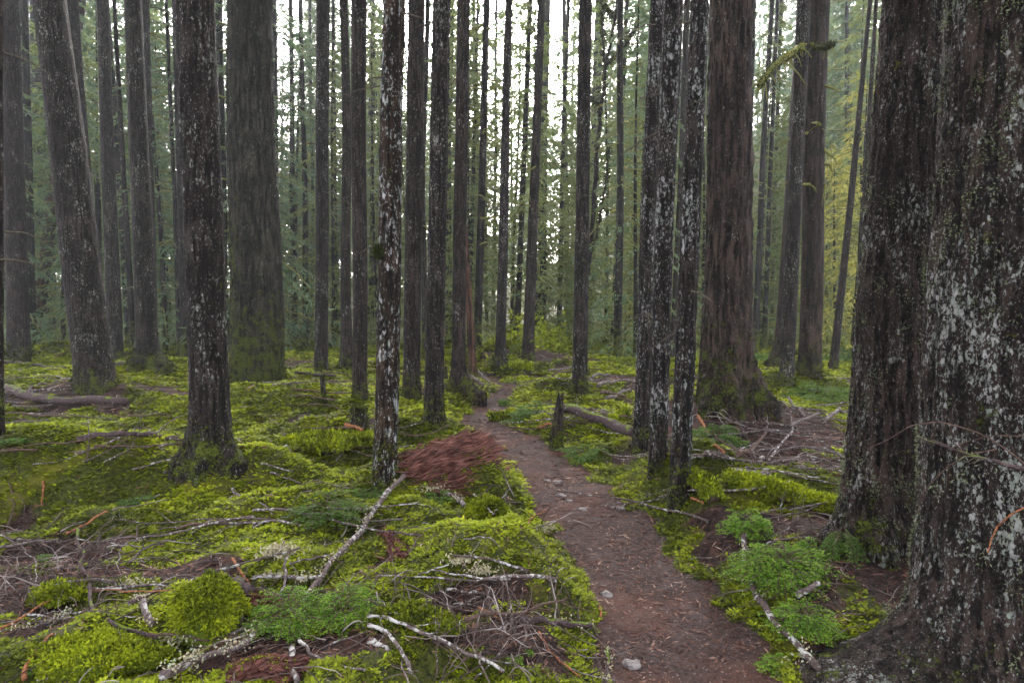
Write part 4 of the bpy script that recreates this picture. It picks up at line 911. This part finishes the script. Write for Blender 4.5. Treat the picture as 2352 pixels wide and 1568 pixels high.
# more fallen branches through the middle distance
LM = [(488,1080,'sturdy foreground tree'),(591,884,'giant fir'),(222,903,'leaning tree'),(44,832,'left-edge tree'),(340,846,'root-flared speckled tree'),(737,858,'slender speckled trunk'),(884,1110,'white-blotched tree'),(995,985,'path-bend tree'),(1148,850,'path-end tree'),(1331,903,'lone speckled tree'),(1277,1034,'jagged stump'),(1490,1060,'lichen-speckled pair'),(1662,940,'broad brown fir'),(1830,890,'twin brown trunks'),(2010,1260,'thick lichen-flecked tree'),(120,1150,'big left moss mound'),(480,1440,'tall moss mound'),(1015,1060,'red rotten heap'),(1212,830,'red-footed leaning trunk'),(1800,1150,'thick mossy log'),(1180,1480,'purple log piece')]
ZN = [(20,830,420,180,16),(560,820,330,120,12),(640,900,220,140,6),(1360,840,110,110,9),(1690,930,260,220,26),(20,960,400,120,9),(1330,950,130,70,6),(1010,850,110,60,5),(0,1200,420,340,16),(900,1290,400,250,9),(520,1150,330,120,6),(1620,1150,300,100,6)]
mid = {}
for (zx, zy, zw, zh, zn) in ZN:
    for q in range(zn):
        ax_, ay_ = zx+zw*random.random(), zy+zh*random.random(); h_ = hit(ax_, ay_)
        if pathdist(np.array(h_[0]), np.array(h_[1])) < .25: continue
        dep = h_[1]; Lw = random.uniform(.35, 1.3)*(1 if dep < 5 else 1.5); an = random.uniform(-.5, .5)+(math.pi if random.random() < .5 else 0)
        dx_, dy_ = math.cos(an)*Lw*F0/dep, math.sin(an)*Lw*F0/dep*min(.8, 1.6/dep*1.2)
        ex, ey = ax_+dx_, min(max(ay_+dy_, 800), 1560)
        if abs(ex-ax_) > 420: continue
        mt, cw = random.choice([('stick_dark','dark'),('stick_dark','dark'),('stick_brown','brown'),('stick_gray','grey'),('stick_white','whitish'),('stick_brown','brown')])
        near_ = min(LM, key=lambda e: (e[0]-(ax_+ex)/2)**2+(2*(e[1]-ay_))**2)[2]
        wp = random.uniform(.6, 2.1)*F0/dep/100+1.3
        lb = '%s fallen branch near %s' % (cw, near_)
        o_ = S(lb, [(ax_, ay_), ((ax_+ex)/2+random.uniform(-15, 15), (ay_+ey)/2+random.uniform(-6, 6)), (ex, ey)], wp, mt, random.uniform(.3, .7), lift=random.uniform(.0, .07), twigs=random.choice([0, 0, 3, 5]), group='fallen branches strewn over the moss', n=16, wob=.005, sides=6)
        mid.setdefault(lb, []).append((Lw, ax_, o_))
for lb, l_ in mid.items():
    l_.sort(key=lambda e: e[0])
    SZ = {1: [''], 2: ['shorter ', 'longer '], 3: ['shortest ', 'middle-sized ', 'longest ']}.get(len(l_), ['shortest ', 'second shortest ', 'third shortest ', 'fourth shortest ', 'fifth shortest ', 'sixth shortest ', 'seventh shortest '])
    for k_, e in enumerate(l_): e[2]['label'] = SZ[min(k_, len(SZ)-1)]+lb
# rotten red heap and the red rotten log
def rotten(label, pts, wpx, hfrac, name, n=900, spread=1.0, low=.85):
    Q = polyline(pts, 20); Y = Q[:, 1].mean(); r = wpx*Y/F0/2; b = Q[0].copy(); T_, A, B = frames(Q)
    root = empty(name, b); mb = MB(); t_ = np.linspace(0, 1, 20); Qc = Q.copy(); Qc[:, 2] = g(Q[:, 0], Q[:, 1])+r*hfrac*.2-r*(1-low)*.35
    if low < .85:    # a low broken heap lying on the ground
        sg, ug = np.linspace(0, 1, 40), np.linspace(-1, 1, 24); SG, UG = np.meshgrid(sg, ug, indexing='ij')
        ix = SG*19; C_ = np.stack([np.interp(ix, np.arange(20), Qc[:, i_]) for i_ in range(2)], -1); AA = A[10, :2]
        wv_ = r*.95*(1+.25*fbm(SG*5, UG*0, 0, 3, 2)); X_ = C_[..., 0]+AA[0]*UG*wv_; Y_ = C_[..., 1]+AA[1]*UG*wv_
        edge = np.minimum(1-np.abs(UG)**3, np.minimum(SG, 1-SG)*6).clip(0, 1); Z_ = g(X_, Y_)-.03+.075*edge+.03*fbm(X_*12, Y_*12, 0, 5, 3)*edge
        i0 = (np.arange(39)[:, None]*24+np.arange(23)[None]).ravel(); mb.add(np.stack([X_, Y_, Z_], -1).reshape(-1, 3)-b, np.stack([i0, i0+1, i0+25, i0+24], -1))
    else: tube(mb, Qc-b, r*(.55+.45*np.sin(t_*np.pi)**.5)*.74*(1+.25*fbm(t_*6, 0, 0, int(wpx), 2)), 24, .6, 4, rfreq=60); mb.build('heartwood', M['rot_red'], root)
    mb = MB()
    for q in range(n):     # splintered fibres lying along the grain
        i_ = rng.integers(1, 19); u = rng.normal()*.5*spread; p = Qc[i_]-b+A[i_]*u*r; base = r*.8*math.sqrt(max(.02, 1-min(1, abs(u))**2)); p = p+np.array([0, 0, base*(.7+.35*rng.random())])
        if low < .85: p[:2] += T_[i_][:2]*rng.normal()*r*.25; p[2] = float(g(p[0]+b[0], p[1]+b[1]))-b[2]+.045*(1-min(1, abs(u))**2)+.05*rng.random()**2
        L = r*(.5+1.2*rng.random()); d = T_[i_]*[1, 1, .6]+rng.normal(size=3)*.15; s_ = np.linspace(-.5, .5, 4)[:, None]
        if q % 3 == 0: tube(mb, p+d*s_*L, min(r*.05, .012)*(.4+rng.random())*(1-1.3*np.abs(s_[:, 0])), 4, a=rng.random()**1.5)
        k = 4; pp = p+rng.normal(size=(k, 3))*r*.12*np.array([1, 1, .3]); dd = T_[i_]+rng.normal(size=(k, 3))*.17
        leaves(mb, pp, dd, min(r, .3)*(.3+.7*rng.random(k)), .007+.013*rng.random(k), None, np.clip(.5*rng.random(k)**1.4+.5*rng.random(), 0, 1))
    mb.build('splinters', M['rot_fib'], root)
    k = int(n*.35); i_ = rng.integers(1, 19, k); u = rng.normal(size=k)*.6; pp = Qc[i_]-b+A[i_]*(u*r)[:, None]+T_[i_]*(rng.normal(size=k)*r*.2)[:, None]; pp[:, 2] = (g(pp[:, 0]+b[0], pp[:, 1]+b[1])-b[2]+.05) if low < .85 else pp[:, 2]+r*.72*np.sqrt(np.clip(1-u**2, .02, 1))
    kk = fbm(pp[:, 0]*9, pp[:, 1]*9, 0, 8, 2) > .12
    if kk.sum() > 5: grow_moss(root, pp[kk], np.tile([0, 0, 1.], (kk.sum(), 1)), .0055*Y*np.ones(kk.sum()), 'moss', 'moss')
    tag(root, label, 'rotten log'); return root
M['rot_fib'] = leafmat('rot_fib', [(.016,.008,.007),(.055,.022,.017),(.11,.045,.034),(.18,.085,.068)], trans=0., rough=.8, ns=9)
rotten('crumbling red rotten log heap beside the white-blotched tree', [(925,1088),(990,1068),(1050,1048),(1108,1032)], 104, .25, 'rotten_log', 1300, 1.15, .5)
rotten('red splintered rotten log poking out of the moss mound', [(560,1372),(620,1392),(700,1400),(790,1406)], 44, .6, 'rotten_log', 700)
rotten('rusty rotten wood chunk below the long white branch', [(880,1215),(905,1250),(925,1290)], 36, .4, 'rotten_log', 350)
rotten('crumbled red rotten wood at the bottom edge', [(520,1560),(600,1535),(690,1540)], 60, .25, 'rotten_log', 500)
S('grey bark collar where the rotten log leaves the moss mound', [(515,1342),(548,1358),(575,1378)], 34, 'log_purple', .95, name='bark_piece', cat='bark piece')

# ------------------------------------------------------------------ ferns, seedlings and sprigs
def spray(lm, sm, base, d, L, droop=.5, leafL=.012, nside=7, seed=0, updown=.0):
    """a flat hemlock-like spray: stem with side shoots carrying two rows of needles"""
    r_ = np.random.default_rng(seed); d = d/np.linalg.norm(d); e = np.cross(d, [0, 0, 1.]); e /= np.linalg.norm(e)+1e-9
    k = 10; t_ = np.linspace(0, 1, k)[:, None]; P = base+d*t_*L+np.array([0, 0, -droop*L])*t_**2; tube(sm, P, .0022*(1-.6*t_[:, 0])*(1+L*2), 4)
    for q in range(nside*2):
        tt = .12+.86*q/(nside*2); s_ = 1 if q % 2 else -1; p = base+d*tt*L+np.array([0, 0, -droop*L])*tt**2; l2 = L*.42*(1.12-tt)*(.7+.5*r_.random())
        dd = d*.65+e*s_*.8+np.array([0, 0, -.25-.2*r_.random()]); m = max(5, int(l2/leafL*2.3)); u = r_.random(m)[:, None]
        pp = p+dd*u*l2+np.array([0, 0, -.25*l2])*u**2
        ss = r_.choice([-1, 1], m)[:, None]; f = np.cross(dd, [0, 0, 1.]); D = dd*.6+f*ss*.9+r_.normal(size=(m, 3))*.25
        leaves(lm, pp, D, leafL*(.7+.6*r_.random(m)), leafL*.33, None, np.clip(.5*tt+.5*r_.random(m), 0, 1))
def clump(label, px, py, wpx, hpx, ns, mt='hemlock_near', name='hemlock_seedling', cat='seedling', leafk=1., Y=None, hang=False, droop=.5, lift=.0):
    b = hit(px, py) if Y is None else at(px, py, Y); Y = b[1]; R_ = wpx*Y/F0/2; Hh = hpx*Y/F0; b = b-np.array([0, 0, .01]) if not hang else b
    root = empty(name, b); lm, sm = MB(), MB(); ll = max(.010, .0050*Y)*leafk
    for q in range(ns):
        az = rng.random()*2*np.pi; el = (.15+.75*rng.random()); rad = rng.random()**.7
        base = np.array([math.cos(az)*R_*.35*rad, math.sin(az)*R_*.35*rad, lift+Hh*.6*(1-rad)*rng.random()])
        spray(lm, sm, base, np.array([math.cos(az), math.sin(az), el if not hang else -.5]), R_*(.45+.5*rng.random())*max(1, .0+.9), droop, ll, 6, int(px)+q)
    sm.build('stems', M['stick_brown'], root); lm.build('foliage', M[mt], root, smooth=False); return tag(root, label, cat)
clump('dark green feathery hemlock seedling before the white-blotched tree', 745, 1180, 190, 90, 60)
clump('low hemlock sprig at the foot of the white-blotched tree', 850, 1140, 100, 40, 22)
clump('feathery seedling by the left mound', 320, 1155, 110, 40, 26)
clump('bright green hemlock sprig over the bottom branches, right half', 790, 1440, 180, 150, 70, 'fern', lift=.06)
clump('bright green hemlock sprig over the bottom branches, left half', 665, 1450, 210, 120, 80, 'fern', lift=.06)
clump('blue-green small seedling under the long white branch', 886, 1400, 80, 60, 18)
clump('dark seedling at the path side among the twigs', 1000, 1140, 90, 30, 18)
clump('bluish hemlock seedlings left of the jagged stump', 1215, 960, 130, 60, 46)
clump('low seedling patch right of the jagged stump', 1350, 1045, 150, 30, 30)
clump('hemlock seedling clump below the broad brown fir', 1640, 1010, 150, 70, 60)
clump('second hemlock seedling clump at the slope of the broad brown fir', 1700, 1040, 90, 60, 26)
clump('drooping hemlock bough sweeping left of the thick lichen-flecked tree', 1885, 915, 190, 60, 80)
clump('feathery hemlock branch hanging by the slanting poles', 1935, 830, 100, 70, 36, leafk=1.2)
clump('bright green fern clump in front of the thick lichen-flecked tree', 1800, 1330, 260, 110, 150, 'fern', 'fern', 'fern', lift=.03)
clump('fern fronds at the top of the bright fern patch', 1715, 1225, 130, 80, 60, 'fern', 'fern', 'fern', lift=.02)
clump('lower fern fronds by the big spreading root', 1850, 1440, 200, 80, 90, 'fern', 'fern', 'fern', lift=.02)
clump('fern fronds at the bottom of the bending branch', 1800, 1530, 140, 50, 34, 'fern', 'fern', 'fern')
clump('fern fronds between the bright patch and the moss mound log', 1890, 1270, 150, 60, 40, 'fern', 'fern', 'fern')
clump('hanging hemlock spray in front of the thick trunk foot', 1935, 1230, 110, 40, 46, Y=3.6, hang=True, droop=1.3)
clump('low dark seedling at the far path side', 1175, 925, 60, 25, 12)
clump('small seedling at the left edge of the moss', 40, 1010, 120, 30, 30)
clump('small fern on the bottom centre moss', 1190, 1500, 80, 30, 14, 'fern', 'fern', 'fern')
clump('small fern among left bottom twigs', 380, 1480, 70, 30, 12, 'fern', 'fern', 'fern')
clump('small dark green sprig on the left soil', 110, 1290, 70, 40, 12)
clump('dark moss-green seedling at the left bottom edge', 70, 1530, 90, 30, 16)
clump('fern carpet far behind the pair of trees', 1470, 812, 120, 20, 24, 'fern', 'fern', 'fern')
clump('pale ferns beyond the broad brown fir', 1735, 830, 110, 25, 24, 'fern', 'fern', 'fern')

# moss mounds with fronds, each a rounded cushion of its own
def cushion(label, px, py, rx, ry, h, n, m='moss'):
    n = int(n*1.7)
    b = hit(px, py); root = empty('moss_mound', b); b = b-np.array([0, 0, .02])
    u = rng.random(n)*2*np.pi; w_ = np.sqrt(rng.random(n)); X = np.cos(u)*w_*rx; Y_ = np.sin(u)*w_*ry
    qn = 1+.30*fbm(np.cos(u)*1.3+px, np.sin(u)*1.3, 0, 3, 2); X = X*qn; Y_ = Y_*qn; Z = h*np.sqrt(np.clip(1-w_**2, 0, 1))*(1+.28*fbm(X*11, Y_*11, 0, 3, 2)); gz = g(b[0]+X, b[1]+Y_)-b[2]
    Nn = np.stack([X/rx**2, Y_/ry**2, np.maximum(Z, .02)/h**2], -1); Nn /= np.linalg.norm(Nn, axis=1)[:, None]
    # solid core
    th = np.linspace(0, 2*np.pi, 32, endpoint=False); ph = np.linspace(.02, np.pi/2+.25, 14); PH, TH = np.meshgrid(ph, th, indexing='ij')
    V = np.stack([np.sin(PH)*np.cos(TH)*rx*.96, np.sin(PH)*np.sin(TH)*ry*.96, np.cos(PH)*h*.80], -1); V[..., :2] *= (.9*(1+.30*fbm(np.cos(TH)*1.3+px, np.sin(TH)*1.3, 0, 3, 2)))[..., None]; mb = MB(); mb.add(V.reshape(-1, 3), grid_faces(14, 32)); mb.build('core', M['log_moss'], root)
    grow_moss(root, np.stack([X, Y_, Z], -1)+rng.normal(size=(n, 3))*.006, Nn, .0046*b[1]*(.5+rng.random(n)), 'fronds', m, 3, -.35); tag(root, label, 'moss mound'); return root
cushion('tall bright moss mound swallowing the end of the red rotten log', 482, 1440, .17, .15, .21, 2000)
cushion('low bright moss cushion at the bottom left', 232, 1520, .25, .15, .08, 1700)
cushion('small moss cushion above the arched orange twig', 142, 1372, .15, .10, .06, 700)
cushion('dark green moss ball between the moss humps by the path', 1124, 1180, .13, .11, .10, 1100)
cushion('rounded moss hump left of the white-blotched tree', 762, 1020, .5, .32, .10, 1500)
cushion('flat olive moss cushion at the bottom centre', 955, 1440, .20, .12, .07, 1100)

# pale lichen heap, stones, cone
b = hit(640, 1275); root = empty('lichen_clump', b); mb = MB(); n = 420
Q = rng.normal(size=(n, 3))*np.array([.055, .04, .02]); Q[:, 2] = np.abs(Q[:, 2])+.01; leaves(mb, Q, rng.normal(size=(n, 3))+[0, 0, .5], .03, .013); mb.build('lobes', M['lichen_pale'], root, smooth=False)
tag(root, 'pale cream lichen heap on moss left of the long white branch', 'lichen')
for (lb, px, py, s) in [('pale green lichen tuft on the mossy bank', 1060, 1295, .05), ('second pale lichen tuft lower on the mossy bank', 1108, 1320, .035), ('green-grey lichen tuft beside the lichen-spotted log piece', 400, 1480, .05), ('pale lichen scraps above the lichen-spotted log piece', 300, 1350, .05), ('cream lichen scraps at the path edge', 1250, 1220, .05), ('lichen tuft at the bottom of the bending branch', 1880, 1530, .05), ('pale lichen scraps at the foot of the long white branch top', 985, 1125, .06)]:
    b = hit(px, py); mb = MB(); n = 160; Q = rng.normal(size=(n, 3))*np.array([s, s*.7, .012]); Q[:, 2] = np.abs(Q[:, 2])+.01
    leaves(mb, Q, rng.normal(size=(n, 3))+[0, 0, .5], .022, .010); o = mb.build('lichen_tuft', M['lichen_pale'], smooth=False); o.location = b; tag(o, lb, 'lichen')
m, t, o_ = mat('stone'); M['stone'] = m; tc = N(t, 'ShaderNodeTexCoord'); f = noise(t, tc.outputs['Object'], 30, 5, .6)
prin(t, o_, mix(t, maprange(t, f, .35, .65), (.055,.046,.042), (.15,.135,.13)), .7, bump(t, f, .004), .3)
def stone(label, px, py, wpx, mt='stone', name='stone', cat='stone', sq=.5, yo=.0, group=None):
    b = hit(px, py); r = wpx*b[1]/F0/2; ph = np.linspace(.01, np.pi-.01, 12); th = np.linspace(0, 2*np.pi, 20, endpoint=False); PH, TH = np.meshgrid(ph, th, indexing='ij')
    X, Y_, Z = np.sin(PH)*np.cos(TH), np.sin(PH)*np.sin(TH), np.cos(PH); q = 1+.45*fbm(X*1.3, Y_*1.3, Z*1.3, int(px), 2)
    V = np.stack([X*r*q, Y_*r*.8*q, Z*r*sq*q], -1); mb = MB(); mb.add(V.reshape(-1, 3), grid_faces(12, 20)); o = mb.build(name, M[mt], smooth=True); o.location = b+[0, 0, r*sq*(.15+yo)]
    tag(o, label, cat, group)
for a in [('pale buff stone at the left edge of the path', 1392, 1368, 30), ('pale stone at the bottom left of the path', 1452, 1530, 42), ('small grey stone in the middle of the path', 1308, 1152, 16), ('flat grey stone on the path left side', 1290, 1140, 22), ('light stone where the path narrows', 1282, 1108, 18), ('small stone left of the narrowing path', 1256, 1105, 15), ('stone on the right margin of the path', 1425, 1168, 16), ('tiny pale stone by the mossy bank of the path', 1354, 1262, 9), ('second small stone on the right margin of the path', 1408, 1165, 12), ('brown stone low on the path margin', 1338, 1172, 20), ('reddish stone beneath the red rotten log', 592, 1432, 26)]:
    stone(*a, group='stones along the path' if 'path' in a[0] else None)
stone('round purple fir cone resting on moss', 588, 1216, 19, 'log_purple', 'fir_cone', 'fir cone', .85, .4)

# bare dark shrub at the bottom centre and two small ones
def shrub(label, px, py, stems_, Yb=None):
    b = hit(px, py) if Yb is None else at(px, py, Yb); root_mb = MB()
    for pts in stems_:
        P = np.array([at(a, c, b[1]+dy)-b for (a, c, dy) in pts]); tt = np.linspace(0, 1, 16); t_ = np.linspace(0, 1, len(P)); P = np.stack([np.interp(tt, t_, P[:, i_]) for i_ in range(3)], -1)
        P[1:] += rng.normal(size=(15, 3))*.004; tube(root_mb, P, .0030*b[1]/2*(1-.7*tt), 5, .1)
        for q in range(5):
            i_ = rng.integers(4, 15); s_ = np.linspace(0, 1, 6)[:, None]; l = .06+.12*rng.random(); dd = P[i_]-P[i_-2]; dd = dd/np.linalg.norm(dd)+rng.normal(size=3)*.6
            tube(root_mb, P[i_]+dd*s_*l, .0012*(1-.5*s_[:, 0]), 4)
    o = root_mb.build('bare_shrub', M['stick_dark']); o.location = b; tag(o, label, 'shrub')
shrub('bare dark twiggy shrub at the bottom centre', 1010, 1566, [[(1010,1566,0),(1100,1485,.1),(1160,1430,.2),(1185,1340,.3)], [(1090,1560,0),(1150,1500,.1),(1220,1420,.2)], [(1010,1566,0),(1050,1480,.05),(1060,1420,.1)], [(1000,1560,0),(1005,1450,.1),(1008,1410,.15)], [(1085,1490,.1),(1098,1420,.2),(1110,1400,.25)]])
shrub('thin dark bare saplings in front of the mossy log at right', 1775, 1230, [[(1775,1232,0),(1792,1180,.1),(1802,1125,.15)], [(1780,1238,0),(1822,1200,.1),(1825,1130,.1)], [(1780,1238,0),(1830,1190,.05),(1850,1135,.1)]])
shrub('thin dark bare stems left of the sturdy tree', 200, 1070, [[(190,1060,0),(240,1040,0),(300,1000,.1),(345,930,.1)], [(200,1060,0),(205,1000,0),(200,950,0)], [(240,1060,0),(300,1030,0),(330,970,0)]])

# ------------------------------------------------------------------ haze
m = bpy.data.materials.new('haze'); m.use_nodes = True; t = m.node_tree; t.nodes.clear(); o = t.nodes.new('ShaderNodeOutputMaterial')
pv = t.nodes.new('ShaderNodeVolumePrincipled'); pv.inputs['Color'].default_value = (.86, .92, .96, 1); pv.inputs['Density'].default_value = .0009; pv.inputs['Anisotropy'].default_value = .25
t.links.new(pv.outputs[0], o.inputs['Volume'])
x0, x1, y0, y1, z0, z1 = -560, 560, -20, 430, -6, 75
me = bpy.data.meshes.new('haze'); me.from_pydata([(x, y, z) for x in (x0, x1) for y in (y0, y1) for z in (z0, z1)], [], [(0, 1, 3, 2), (4, 6, 7, 5), (0, 4, 5, 1), (2, 3, 7, 6), (0, 2, 6, 4), (1, 5, 7, 3)])
me.materials.append(m); ho = bpy.data.objects.new('haze', me); COL.objects.link(ho); tag(ho, 'thin morning mist among the far trees', None, None, 'stuff')
